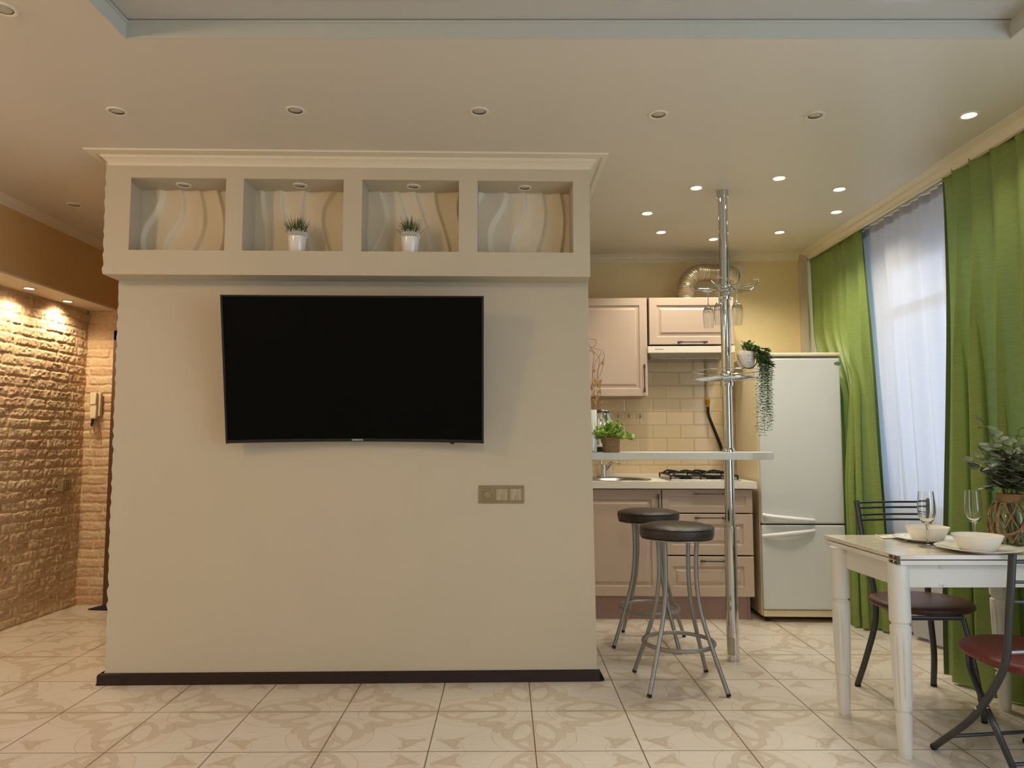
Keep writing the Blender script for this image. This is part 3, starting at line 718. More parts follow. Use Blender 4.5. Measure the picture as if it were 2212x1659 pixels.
# ================================================================= NICHE PLANTS
def grass_pot(px, pyb, label, seed, spread):
    rs = random.Random(seed); d = D0+.075; x, _ = onframe(FB, px, 520, d); z = nz0
    M = FB @ Matrix.Translation((x, d, z)); t = thing('potted_grass', label, 'plant', M, 'grass pots in the niches')
    R0, R1, H = .040, .0485, .088
    mb = MB(); mb.shell([(0, 0), (R0, 0), (R0+.001, .002), (R1-.001, H), (R1-.003, H), (R0-.003, .006), (0, .006)], 40); build(mb, 'pot', M_PORC, t, M)
    mb = MB(); H2 = H+.001
    for row, (dz, n, rr) in enumerate(((.006, 22, .0068), (.017, 22, .0066), (.027, 11, .0066))):
        for i in range(n):
            a = 2*PI*(i+.5*(row % 2))/n; c = Vector((math.cos(a)*R1, math.sin(a)*R1, H2+dz)); tn = Vector((-math.sin(a), math.cos(a), 0))
            mb.tube([c+tn*(rr*math.cos(q*PI/4))+Vector((0, 0, rr*math.sin(q*PI/4))) for q in range(8)], .0013, 5, closed=True)
            if row < 2: mb.tube([c+tn*(.0022*math.cos(q*PI/3))+Vector((0, 0, .0022*math.sin(q*PI/3))) for q in range(6)], .0011, 4, closed=True)
    mb.tube([(math.cos(2*PI*i/40)*R1, math.sin(2*PI*i/40)*R1, H) for i in range(40)], .0016, 5, closed=True)
    build(mb, 'lace_rim', M_PORC, t, M)
    mb = MB(); mb.lathe([(0, H-.002), (R1-.003, H-.004)], 24); build(mb, 'soil', M_STEM, t, M)
    mb = MB()
    for i in range(150):
        a = rs.uniform(0, 2*PI); r = R1*.75*math.sqrt(rs.random()); lean = rs.gauss(0, .18)+(r/R1)*.45; out = rs.random() < spread
        L = rs.uniform(.07, .125); lean = rs.uniform(.7, 1.15) if out else lean
        if out: L *= 1.0
        dr = Vector((math.cos(a), math.sin(a), 0)); p = dr*r+Vector((0, 0, H-.01)); pts = []; ang = lean*.35; n = 5
        if dr.y > 0.3: ang *= .3; lean *= .35
        for k in range(n+1): pts.append(p.copy()); p = p+(dr*math.sin(ang)+Vector((0, 0, math.cos(ang))))*(L/n); ang += lean*.30
        sd = Vector((-dr.y, dr.x, 0)); vs = []
        w = rs.uniform(.002, .0034)
        for k, q in enumerate(pts):
            ww = w*(1-(k/n)**1.6)+.0002; vs += [q-sd*ww, q+dr*ww*.4, q+sd*ww]
        mb.add(vs, [(3*k+a_, 3*k+a_+1, 3*k+4+a_, 3*k+3+a_) for k in range(n) for a_ in (0, 1)])
    build(mb, 'grass_foliage', M_GRASS, t, M)
grass_pot(642, 541, 'artificial grass in a white lace-rimmed pot in the second niche from the left, blades leaning wide', 4, .14)
grass_pot(886, 543, 'artificial grass in a white lace-rimmed pot in the third niche from the left, slightly smaller', 11, .22)
# ================================================================= HALL THINGS
def rocker_switch():
    q = ray(131, 1048); n = Vector((-d.y, d.x, 0)); pl = Vector((HC.x, HC.y, 0)); tt = (pl-CAM).dot(n)/q.dot(n); P = CAM+q*tt
    M = Matrix.Translation(P) @ Matrix.Rotation(math.radians(ang), 4, 'Z')
    t = thing('wall_light_switch', 'small square olive-beige light switch on the brick wall', 'light switch', M)
    mb = MB(); mb.box(-.045, -.050, -.042, .045, -.004, .042); build(mb, 'frame', M_SWITCH, t, M, bevel=.003)
    mb = MB(); mb.box(-.03, -.055, -.03, .03, -.050, .03); build(mb, 'rocker', M_SWITCH, t, M, bevel=.002)
rocker_switch()
def intercom():
    P = PY(207, 875, HC.y-.02); M = Matrix.Translation(P)
    t = thing('intercom_handset', 'cream intercom handset on the narrow brick wall with its cord looped below', 'intercom', M)
    mb = MB(); mb.box(-.004, -.030, -.085, .050, .0, .09); build(mb, 'base', mat('intercom_cream', (206, 190, 156), .4), t, M, bevel=.004)
    mb = MB(); mb.box(-.012, -.062, .0, .034, -.030, .09); mb.box(-.012, -.056, -.10, .034, -.030, 0); build(mb, 'handset', mat('intercom_light', (226, 214, 184), .4), t, M, bevel=.005)
    mb = MB(); pts = smooth_path([(.02, -.03, -.085), (.012, -.035, -.14), (-.012, -.035, -.20), (.008, -.035, -.235), (.026, -.035, -.20), (.018, -.035, -.13), (.034, -.03, -.15), (.044, -.03, -.22), (.038, -.03, -.26)], 8)
    mb.tube(pts, .0035, 6); build(mb, 'cord', M_ROPE, t, M)
    P2 = PY(202, 913, HC.y-.02); M2 = Matrix.Translation(P2)
    t2 = thing('key_fob', 'small dark blue key fob hanging on a string by the intercom', 'key fob', M2)
    mb = MB(); mb.box(-.011, -.018, -.028, .011, -.004, .028); xf(mb, Matrix.Rotation(.15, 4, 'Y')); build(mb, 'fob', mat('navy_plastic', (30, 34, 58), .4), t2, M2, bevel=.004)
    mb = MB(); mb.tube([(0, -.01, .028), (.004, -.01, .05), (.012, -.012, .075)], .0012, 5); build(mb, 'string', M_ROPE, t2, M2)
intercom()
mb = MB(); a = PZ(190, 1318, 0); b = PZ(226, 1303, 0); c = PZ(240, 1319, 0)
mb.add([(a.x, a.y, .006), (a.x+.10, a.y+.13, .02), (b.x+.02, b.y+.18, .035), (b.x+.8, b.y+.18, .02), (b.x+.8, c.y-.02, .006), (c.x, c.y-.01, .006)], [(0, 5, 1), (1, 5, 2), (2, 5, 4, 3)])
o = build(mb, 'doormat', M_MAT, solid=.008, origin=(a.x, a.y, 0)); tag(o, 'black door mat with a turned-up corner at the end of the hall', 'doormat')
# ================================================================= KITCHEN
BH = mat('hob_black_iron', (26, 25, 25), .45, .3)
def handle(mb, x, z, L, y, vert=False):
    """bar handle with thicker ends"""
    def bx(a, b, y0, y1, w):
        if vert: mb.box(x-w, y0, z+a, x+w, y1, z+b)
        else: mb.box(x+a, y0, z-w, x+b, y1, z+w)
    bx(-L/2, L/2, y-.030, y-.024, .004); 
    for s in (-1, 1):
        a, b = sorted((s*L/2, s*(L/2-.034))); bx(a, b, y-.031, y-.021, .006); a, b = sorted((s*(L/2-.008), s*(L/2-.022))); bx(a, b, y-.022, y, .005)
dU = -.34                                       # upper doors' face
def cabinet(name, label, x0, x1, z0, z1, depth, M=FK, group=None):
    P = FK @ Matrix.Translation((x0, -.005, z0)); t = thing(name, label, 'cabinet', P, group)
    mb = MB(); mb.box(x0+.0005, -depth+.022, z0, x1-.0005, -.004, z1); build(mb, 'body', M_CABIN, t, FK, bevel=.001); return t
zt_ = K(1340, 643, dU)[1]; xA1 = K(1399, 750, dU)[0]; zbA = K(1340, 856, dU)[1]
t = cabinet('wall_cabinet', 'tall taupe panelled wall cabinet beside the wall block, vertical handle', xA1-.60, xA1, zbA+.004, zt_, -dU, group='taupe wall cabinets')
mb = MB(); mb.door(xA1-.598, zbA, xA1-.002, zt_-.002, dU+.020, dU); dd = build(mb, 'door', M_CAB, t, FK, smooth=25)
hx_, hza = K(1391, 787, dU); hzb = K(1391, 848, dU)[1]; mb = MB(); handle(mb, hx_, (hza+hzb)/2, hza-hzb, dU, True); build(mb, 'handle', M_PEWTER, dd, FK, bevel=.001)
t = cabinet('wall_cabinet', 'taupe wall cabinet far left, mostly behind the wall block', xA1-1.2, xA1-.602, zbA+.004, zt_, -dU, group='taupe wall cabinets')
mb = MB(); mb.door(xA1-1.198, zbA, xA1-.604, zt_-.002, dU+.020, dU); build(mb, 'door', M_CAB, t, FK, smooth=25)
xB0 = K(1402, 700, dU)[0]; xB1 = K(1585.5, 700, dU)[0]; zbB = K(1450, 744, dU)[1]
t = cabinet('hood_cabinet', 'short taupe wall cabinet above the extractor hood, horizontal handle', xB0, xB1, zbB+.003, zt_, -dU, group='taupe wall cabinets')
mb = MB(); mb.door(xB0+.001, zbB, xB1-.001, zt_-.002, dU+.020, dU); dd = build(mb, 'door', M_CAB, t, FK, smooth=25)
a, b = K(1462, 740, dU), K(1527, 740, dU); mb = MB(); handle(mb, (a[0]+b[0])/2, a[1], b[0]-a[0], dU); build(mb, 'handle', M_PEWTER, dd, FK, bevel=.001)
# extractor hood
dH = -.37; h0 = K(1399.5, 748, dH); h1 = K(1588, 761.5, dH); x0, x1, z1, z0 = h0[0], h1[0], h0[1], h1[1]
z1 = min(z1, zbB-.001)
P = FK @ Matrix.Translation((x0, -.005, z0)); t = thing('extractor_hood', 'slim white extractor hood under the short wall cabinet', 'extractor hood', P)
mb = MB(); mb.box(x0, dH, z0, x1, dH+.03, z1); build(mb, 'front_panel', M_COUNTER, t, FK, bevel=.002)
mb = MB(); mb.hexa([(x0+.04, dH+.08, z0-.028), (x1-.04, dH+.08, z0-.028), (x1-.04, -.01, z0-.028), (x0+.04, -.01, z0-.028)], [(x0+.004, dH+.031, z0+.004), (x1-.004, dH+.031, z0+.004), (x1-.004, -.01, z0+.004), (x0+.004, -.01, z0+.004)])
mb.box(x0+.004, dH+.031, z0+.004, x1-.004, -.01, z1); build(mb, 'underside', mat('hood_grey', (168, 166, 156), .35, .4), t, FK, bevel=.001)
mb = MB(); mb.box(x0+.10, dH+.10, z0-.031, x1-.10, -.06, z0-.028); build(mb, 'grease_filter', M_METAL, t, FK)
lx, lz = K(1424, 754.5, dH); mb = MB(); [mb.box(lx-.030+.0088*k, dH-.0006, lz-.0035, lx-.0235+.0088*k, dH+.0002, lz+.0035) for k in range(7)]; build(mb, 'maker_lettering', mat('hood_print', (150, 140, 130), .5), t, FK, smooth=0)
# silver flexible duct
M_DUCT = mat('aluminium_duct', (200, 190, 166), .3, .9)
a = K(1481, 640, -.19); e = K(1550, 593, -.12)
zh = e[1]+.006; Rd = .135; pts = [(a[0], -.19, zt_+.002), (a[0], -.19, zh-Rd)]
pts += [(a[0]+Rd*(1-math.cos(q*PI/24)), -.19+.03*(q/12)**2, zh-Rd+Rd*math.sin(q*PI/24)) for q in range(1, 13)]
x_e = e[0]+.12
pts += smooth_path([(a[0]+Rd+.03, -.155, zh), (x_e-.09, -.125, zh), (x_e-.02, -.09, zh), (x_e+.005, -.05, zh), (x_e+.01, -.014, zh)], 5)
pts = [Vector(p) for p in pts]
fine = []
for i in range(len(pts)-1):
    m_ = max(2, int((pts[i+1]-pts[i]).length/.0022)); fine += [pts[i].lerp(pts[i+1], k/m_) for k in range(m_)]
s_ = 0; rr = []
for i, p in enumerate(fine):
    if i: s_ += (p-fine[i-1]).length
    rr.append(.061+.0030*math.sin(s_/.0115*2*PI))
mb = MB(); mb.tube(fine, rr, 28)
t = thing('ventilation_duct', 'ribbed silver flexible duct curving from the wall cabinets to the wall', 'duct', FK @ Matrix.Translation((a[0], -.19, zt_)))
build(mb, 'flexible_tube', M_DUCT, t, FK, smooth=60)
mb = MB(); gx = e[0]+.13; mb.box(gx-.10, -.014, e[1]-.09, gx+.10, -.001, e[1]+.105); 
pl_ = build(mb, 'wall_plate', M_TRIMW, t, FK, bevel=.003)
for sx in (-.085, .085):
    mb = MB(); mb.lathe([(0, 0), (.006, 0), (.006, .003), (0, .004)], 12, (gx+sx, -.016, e[1]+.09), Matrix.Rotation(PI/2, 4, 'X')); build(mb, 'screw', M_METAL, pl_, FK)
# backsplash tiles
zw = K(1500, 1040.5, -.64)[1]                   # worktop height
xs0, xs1 = xA1-1.2, K(1587, 800, 0)[0]
sx_ = K(1435, 960, -.008)[0]; jz = K(1435, 889.5, -.008)[1]        # a joint crossing to hang the pattern on
jx = K(1380.5, 900, -.008)[0]
mb = MB(); mb.box(xs0, -.009, zw-.03, xs1, 0, z0+.30)
org = (jx, jz)
for p in range(len(mb.v)): mb.v[p] = (mb.v[p][0]-org[0], mb.v[p][1], mb.v[p][2]-org[1])
o = build(mb, 'trim_14', M_SPLASH, smooth=0, kind='structure'); o.matrix_basis = FK @ Matrix.Translation((org[0], 0, org[1]))
# base units
dB = -.60; xr_ = K(1628, 1150, dB)[0]; zb1 = K(1500, 1290, dB)[1]; xm = K(1431, 1180, dB)[0]; ztop = K(1500, 1056.5, dB)[1]
ztop = min(ztop, zw-.036)
def base_body(t, x0, x1):
    a, b, c, d_ = x0+.001, x1-.001, dB+.022, -.01; w = .016
    mb = MB(); mb.box(a, c, zb1-.002, a+w, d_, ztop); mb.box(b-w, c, zb1-.002, b, d_, ztop); mb.box(a+w, c, zb1-.002, b-w, d_, zb1+w); mb.box(a+w, d_-.006, zb1+w, b-w, d_, ztop); mb.box(a+w, c, ztop-.03, b-w, c+.05, ztop)
    build(mb, 'body', M_CABIN, t, FK)
t = thing('drawer_unit', 'taupe base unit with three panelled drawers under the hob', 'cabinet', FK @ Matrix.Translation((xm, -.01, 0)), 'taupe base units')
base_body(t, xm, xr_)
zz = [K(1500, y, dB)[1] for y in (1057.5, 1108, 1110.5, 1199, 1202, 1289)]; zz[0] = min(zz[0], ztop)
for i in range(3):
    mb = MB(); mb.door(xm+.002, zz[2*i+1], xr_-.002, zz[2*i], dB+.020, dB, .065, raised=(i > 0)); dd = build(mb, 'drawer', M_CAB, t, FK, smooth=25)
    pxa, pxb, py = ((1498, 1568, 1066), (1499, 1569, 1118), (1511, 1572, 1211))[i]
    a, b = K(pxa, py, dB), K(pxb, py, dB); mb = MB(); handle(mb, (a[0]+b[0])/2, a[1], b[0]-a[0], dB); build(mb, 'handle', M_PEWTER, dd, FK, bevel=.001)
t2 = thing('sink_unit', 'taupe base unit with a tall panelled door under the round sink', 'cabinet', FK @ Matrix.Translation((xm-.6, -.01, 0)), 'taupe base units')
base_body(t2, xm-.6, xm)
mb = MB(); mb.door(xm-.598, zz[5], xm-.004, zz[0], dB+.020, dB, .065); dd = build(mb, 'door', M_CAB, t2, FK, smooth=25)
a, b = K(1421, 1065, dB), K(1421, 1097, dB); mb = MB(); handle(mb, a[0], (a[1]+b[1])/2-.03, .15, dB, True); build(mb, 'handle', M_PEWTER, dd, FK, bevel=.001)
t3 = thing('corner_unit', 'taupe base unit hidden behind the wall block', 'cabinet', FK @ Matrix.Translation((xm-1.2, -.01, 0)), 'taupe base units')
base_body(t3, xm-1.2, xm-.6); mb = MB(); mb.door(xm-1.198, zz[5], xm-.604, zz[0], dB+.020, dB, .065); build(mb, 'door', M_CAB, t3, FK, smooth=25)
for tt_, xa, xb in ((t, xm, xr_), (t2, xm-.6, xm), (t3, xm-1.2, xm-.6)):
    mb = MB(); mb.box(xa, dB+.055, 0, xb-(.035 if tt_ is t else 0), dB+.071, zb1-.003)
    if tt_ is t: mb.box(xb-.036, dB+.05, 0, xb-.020, -.02, zb1-.003)
    build(mb, 'plinth', M_TOE, tt_, FK, bevel=.001)
# worktop with an opening for the round sink
xw1 = K(1635.5, 1048, -.64)[0]; zw0 = K(1500, 1055.5, -.64)[1]
sc_ = K(1335, 1035, -.40); SKX, SKY = sc_[0]-.01, -.375; SR = .225
t = thing('worktop', 'continuous white kitchen worktop with a low upstand', 'worktop', FK @ Matrix.Translation((xm, -.3, zw0)))
mb = MB(); n = 48
ci = [(SKX+SR*math.cos(2*PI*i/n), SKY+SR*math.sin(2*PI*i/n)) for i in range(n)]
def sq(i):
    a = 2*PI*i/n; c, s = math.cos(a), math.sin(a); k = min((.26)/max(abs(c), 1e-6), (.64+SKY)/max(abs(s), 1e-6) if s < 0 else (-SKY-.02)/max(abs(s), 1e-6)); 
    return (SKX+c*k, SKY+s*k)
so = [sq(i) for i in range(n)]
for z, fl in ((zw, 1), (zw0, 0)):
    vs = [(p[0], p[1], z) for p in ci]+[(p[0], p[1], z) for p in so]; fs = [(i, n+i, n+(i+1) % n, (i+1) % n) for i in range(n)]; mb.add(vs, fs if fl else [f[::-1] for f in fs])
mb.add([(p[0], p[1], zw) for p in ci]+[(p[0], p[1], zw0) for p in ci], [(i, (i+1) % n, n+(i+1) % n, n+i) for i in range(n)])
xl, xh = SKX-.26, SKX+.26; ya, yb = -.64, -.02
def slab(x0, y0, x1, y1): mb.box(x0, y0, zw0, x1, y1, zw)
slab(xm-1.2, ya, xl, yb); slab(xh, ya, xw1, yb)
mb.add([(xl, ya, zw0), (xh, ya, zw0), (xh, ya, zw), (xl, ya, zw)], [(0, 1, 2, 3)])
mb.add([(xl, yb, zw0), (xh, yb, zw0), (xh, yb, zw), (xl, yb, zw)], [(3, 2, 1, 0)])
# square corners missing from the radial ring
for cx_ in (xl, xh):
    for cy_ in (ya, yb):
        kk = sorted(so, key=lambda p: (p[0]-cx_)**2+(p[1]-cy_)**2)[:2]
        for z in (zw, zw0): mb.add([(cx_, cy_, z), (kk[0][0], kk[0][1], z), (kk[1][0], kk[1][1], z)], [(0, 1, 2)])
build(mb, 'slab', M_COUNTER, t, FK, smooth=30)
mb = MB(); mb.box(xm-1.2, -.022, zw+.0005, xw1-.02, -.0095, K(1500, 1023, -.022)[1]); build(mb, 'upstand', M_COUNTER, t, FK, bevel=.003)
# sink and tap
t = thing('sink', 'round stainless steel sink set in the white worktop', 'sink', FK @ Matrix.Translation((SKX, SKY, zw)))
mb = MB(); mb.shell([(.245, zw+.0005), (.243, zw+.005), (.215, zw+.004), (.205, zw-.004), (.195, zw-.12), (.17, zw-.145), (.03, zw-.15), (0, zw-.15)], 56, (SKX, SKY, 0)); build(mb, 'bowl', M_METAL, t, FK, smooth=50)
fx_ = K(1304, 1030, -.33)[0]; FY = -.33+.02
t = thing('tap', 'chrome single-lever mixer tap behind the round sink', 'tap', FK @ Matrix.Translation((fx_, -.115, zw)))
FY = -.092; fx_ = K(1304, 1030, FY)[0]
mb = MB(); mb.lathe([(.024, zw+.001), (.024, zw+.010), (.021, zw+.018), (.021, zw+.085), (.017, zw+.10), (0, zw+.102)], 24, (fx_, FY, 0)); build(mb, 'body', M_CHROME, t, FK)
mb = MB(); mb.tube(smooth_path([(fx_-.012, FY, zw+.05), (fx_-.02, FY, zw+.16), (fx_-.02, FY, zw+.26), (fx_-.02, FY-.06, zw+.31), (fx_-.02, FY-.14, zw+.29), (fx_-.02, FY-.16, zw+.24)], 8), .011, 14); build(mb, 'spout', M_CHROME, t, FK)
mb = MB(); mb.tube(smooth_path([(fx_+.012, FY, zw+.05), (fx_+.035, FY-.005, zw+.075), (fx_+.055, FY-.01, zw+.105), (fx_+.085, FY-.012, zw+.113), (fx_+.125, FY-.015, zw+.100)], 6), [.015]*12+[.006+.008*(1-i/13) for i in range(13)], 12); build(mb, 'lever', M_CHROME, t, FK)
# gas hob
hA, hB = K(1448, 1038, -.56), K(1600, 1038, -.56); HX0, HX1 = hA[0], hB[0]-.0; HY0, HY1 = -.575, -.10
t = thing('gas_hob', 'stainless gas hob with black cast-iron pan supports on the worktop', 'hob', FK @ Matrix.Translation(((HX0+HX1)/2, (HY0+HY1)/2, zw)))
mb = MB(); mb.box(HX0, HY0, zw+.0005, HX1, HY1, zw+.010); build(mb, 'steel_tray', M_METAL, t, FK, bevel=.004)
bw = HX1-HX0
for ix in (.27, .70):
    for iy, r in ((-.44, .045), (-.21, .036)):
        c = (HX0+bw*ix, iy)
        mb = MB(); mb.lathe([(r, zw+.010), (r, zw+.020), (r*.8, zw+.022), (r*.8, zw+.027), (0, zw+.029)], 24, (c[0], c[1], 0)); build(mb, 'burner', BH, t, FK)
for ix in (.27, .70):
    mb = MB(); cx_ = HX0+bw*ix; w2, y0_, y1_ = .125, -.555, -.12; z_ = zw+.048
    P4 = [(cx_-w2, y0_), (cx_+w2, y0_), (cx_+w2, y1_), (cx_-w2, y1_)]
    for i in range(4):
        a, b = P4[i], P4[(i+1) % 4]; mb.tube([(a[0], a[1], z_-.012), (b[0], b[1], z_-.012)], .0055, 6)
    for a in P4: mb.tube([(a[0], a[1], zw+.010), (a[0], a[1], z_-.010)], .006, 6)
    for cy_ in (-.44, -.21):
        for k in range(4):
            q = PI/4+k*PI/2; dx_, dy_ = math.cos(q), math.sin(q)
            mb.tube(smooth_path([(cx_+dx_*.15 if abs(dx_*.15) < w2 else cx_+math.copysign(w2, dx_), cy_+dy_*.11, z_-.012), (cx_+dx_*.11, cy_+dy_*.095, z_+.006), (cx_+dx_*.07, cy_+dy_*.07, z_+.008), (cx_+dx_*.022, cy_+dy_*.022, z_+.004)], 4), .006, 6)
    build(mb, 'pan_support', BH, t, FK)
# gas pipe, valve and hose
gp = K(1527, 820, -.035); gv0, gv1 = K(1529, 858, -.035), K(1529, 880, -.035)
t = thing('gas_pipe', 'thin cream gas pipe down the tiles with a yellow valve', 'pipe', FK @ Matrix.Translation((gp[0], -.03, gv0[1])))
mb = MB(); mb.tube([(gp[0], -.03, zt_-.01 if False else z0-.031), (gp[0], -.03, gv0[1])], .009, 12); build(mb, 'pipe', M_WALL, t, FK)
mb = MB(); mb.lathe([(.009, 0), (.014, .006), (.014, .02), (.010, .024), (.016, .036), (.016, .058), (.011, .066), (0, .067)], 14, (gp[0]+.004, -.035, gv1[1])); mb.box(gp[0]-.02, -.062, gv0[1]-.02, gp[0]+.006, -.05, gv0[1]-.008); build(mb, 'valve', M_BRASS, t, FK)
mb = MB(); mb.tube(smooth_path([(gp[0]+.004, -.035, gv1[1]), (gp[0]+.006, -.04, gv1[1]-.06), (gp[0]+.045, -.045, gv1[1]-.17), (gp[0]+.09, -.045, gv1[1]-.29), (gp[0]+.13, -.04, gv1[1]-.42), (gp[0]+.15, -.04, zw+.003)], 8), .0115, 12); build(mb, 'hose', M_RUBBER, t, FK)
# three clear hooks
for i, px in enumerate((1335, 1358, 1382.5)):
    x, z = K(px, 896, -.01); P = FK @ Matrix.Translation((x, -.010, z))
    t = thing('adhesive_hook', ('leftmost', 'middle', 'rightmost')[i]+' of three clear adhesive hooks on the tiles', 'hook', P, 'clear adhesive hooks')
    mb = MB(); mb.box(x-.028, -.0125, z-.028, x+.028, -.0095, z+.028); build(mb, 'clear_pad', mat('clear_pad', (214, 196, 160), .12, spec=.7) if i == 0 else bpy.data.materials['clear_pad'], t, FK, bevel=.001)
    mb = MB(); mb.tube(smooth_path([(x, -.014, z+.008), (x, -.018, z-.012), (x, -.026, z-.022), (x, -.034, z-.014), (x, -.034, z-.006)], 5), .002, 6); build(mb, 'metal_hook', M_PEWTER, t, FK)
# ---- fridge
dF = -.64; fx0 = K(1651, 1330, dF)[0]; fx1 = 1.235; fzt = K(1700, 762, dF)[1]
t = thing('fridge', 'tall white two-door fridge freezer between the base units and the curtain', 'fridge', FK @ Matrix.Translation(((fx0+fx1)/2, -.35, 0)))
mb = MB(); mb.box(fx0, dF+.045, .035, fx1, -.06, fzt-.02); build(mb, 'body', M_FRIDGES, t, FK, bevel=.006)
mb = MB(); mb.box(fx0-.002, dF-.004, fzt-.024, fx1+.002, -.06, fzt); build(mb, 'top_panel', M_FRIDGES, t, FK, bevel=.006)
mb = MB(); mb.box(fx0+.006, dF+.010, fzt-.034, fx1-.006, dF+.05, fzt-.0245); build(mb, 'control_strip', mat('fridge_trim_grey', (120, 116, 100), .3, .5), t, FK)
zs = K(1700, 1133, dF)[1]; zlo = K(1700, 1318, dF)[1]
mb = MB(); mb.box(fx0, dF, zs+.004, fx1, dF+.042, fzt-.036); du = build(mb, 'upper_door', M_FRIDGE, t, FK, bevel=.012, seg=4)
mb = MB(); mb.box(fx0, dF, zlo, fx1, dF+.042, zs-.004); dl = build(mb, 'lower_door', M_FRIDGE, t, FK, bevel=.012, seg=4)
mb = MB(); mb.box(fx0+.004, dF+.035, zs-.02, fx1-.004, dF+.046, zs+.02); build(mb, 'door_seal', M_BLACK, t, FK)
mb = MB(); mb.box(fx0+.003, dF+.012, .038, fx1-.003, dF+.05, zlo-.004); build(mb, 'kick_panel', M_FRIDGES, t, FK, bevel=.004)
mb = MB()
for x in (fx0+.05, fx1-.05):
    for y in (dF+.08, -.12): mb.lathe([(.018, 0), (.018, .02), (.012, .02), (.012, .036)], 12, (x, y, 0))
build(mb, 'feet', M_BLACK, t, FK)
def fr_handle(par, ya_, yb_, drop):
    a = K(1647, ya_, dF); b = K(1758, yb_, dF); n = 18; pts = []
    for i in range(n+1):
        u = i/n; x = a[0]+(b[0]-a[0])*u; z = a[1]+(b[1]-a[1])*(u**.8 if drop else u**.8); y = dF-.006-.030*math.sin(PI*min(1, u*1.02))**.6 if u < .999 else dF-.006
        pts.append((x, y, z))
    mb = MB(); mb.tube(pts, [.0115+.003*math.sin(PI*u/n) for u in range(n+1)], 12); build(mb, 'handle', M_HANDLE, par, FK)
fr_handle(du, 1112, 1124, True); fr_handle(dl, 1158, 1146, False)
bx_, bz_ = K(1809, 785, dF)
mb = MB(); mb.lathe([(0, 0), (.024, 0), (.022, .003), (0, .0035)], 32, M=Matrix.Scale(.48, 4, (0, 1, 0))); xf(mb, Matrix.Translation((bx_, dF, bz_)) @ Matrix.Rotation(PI/2, 4, 'X')); bd = build(mb, 'badge', M_OVALBADGE, du, FK)
# ================================================================= BAR
BY0 = 3.84; bt = PY(1500, 977.6, BY0); bb = PY(1500, 993.5, BY0); bz1, bz0 = bt.z, bb.z; bxr_ = PY(1668, 985, 4.03).x; BR = .20; BYc = 4.04
t = thing('bar_counter', 'narrow white bar counter with a rounded end, between the wall block and the pole', 'bar counter', (.9, BYc, bz0))
xl_ = (FB @ Vector((tr_[0]+.012, .3, 0))).x+.006
mb = MB(); poly = [(xl_, BYc-BR), (bxr_-BR, BYc-BR)]+[(bxr_-BR+BR*math.sin(q*PI/20), BYc-BR*math.cos(q*PI/20)) for q in range(1, 20)]+[(bxr_-BR, BYc+BR), (xl_, BYc+BR)]
mb.prism(poly, bz0, bz1, 'z'); build(mb, 'top', M_BARTOP, t, ID, smooth=30, bevel=.002)
mb = MB(); mb.box(xl_, BYc-.12, bz0-.006, xl_+.05, BYc-.08, bz0); mb.box(xl_-.001, BYc-.12, bz0-.03, xl_+.003, BYc-.08, bz0); build(mb, 'wall_bracket', M_METAL, t, ID)
# pole
pb_ = PZ(1588, 1430, 0); PX, PYY = pb_.x, pb_.y+.032
t = thing('chrome_pole', 'floor-to-ceiling chrome bar pole passing through the white bar counter', 'pole', (PX, PYY, 0))
zj = PY(1580, 1137, PYY).z; zc1 = PY(1572, 827, PYY).z; zc2 = PY(1568, 640, PYY).z
P0 = (PX, PYY, 0)
mb = MB(); mb.lathe([(.0335, .003), (.0335, zj)], 40, P0); mb.lathe([(.034, 0), (.034, .004)], 40, P0); build(mb, 'lower_tube', M_CHROME, t, smooth=30)
mb = MB(); mb.lathe([(.0275, zj-.01), (.0275, bz0-.001)], 40, P0); mb.lathe([(.0275, bz1+.001), (.0275, CZ-.03)], 40, P0); build(mb, 'upper_tube', M_CHROME, t, smooth=30)
mb = MB(); mb.lathe([(.028, CZ-.034), (.034, CZ-.034), (.034, CZ-.001), (.028, CZ-.001)], 40, P0); mb.lathe([(.0275, bz1+.001), (.036, bz1+.001), (.036, bz1+.012), (.032, bz1+.020), (.0275, bz1+.022)], 40, P0); build(mb, 'flange', M_CHROME, t, smooth=30)
for z in (zc1, zc2):
    mb = MB(); mb.lathe([(.0275, z-.020), (.034, z-.020), (.036, z-.008), (.036, z+.004), (.033, z+.010), (.033, z+.055), (.0275, z+.062)], 40, P0); build(mb, 'clamp_collar', M_CHROME, t, smooth=30)
mb = MB(); zl0, zl1 = .075, .15
def cylpatch(a0, a1, z0_, z1_, r): mb.grid(lambda u, v: (PX+r*math.sin(a0+(a1-a0)*u), PYY-r*math.cos(a0+(a1-a0)*u), z0_+(z1_-z0_)*v), 8, 1)
zl1 = PY(1585, 1379, PYY-.033).z; zl0 = PY(1585, 1416, PYY-.033).z
cylpatch(-1.15, .0, zl0, zl1, .0338); lab = build(mb, 'sticker', mat('grey_sticker', (160, 152, 138), .5), t)
mb = MB(); rs = random.Random(5)
for k in range(14):
    z = zl1-(zl1-zl0)*(.08+.84*k/14); cylpatch(-1.0, -1.0+rs.uniform(.55, .85), z-.0011, z+.0003, .0341)
build(mb, 'printed_lines', mat('sticker_print', (204, 198, 184), .6), lab)
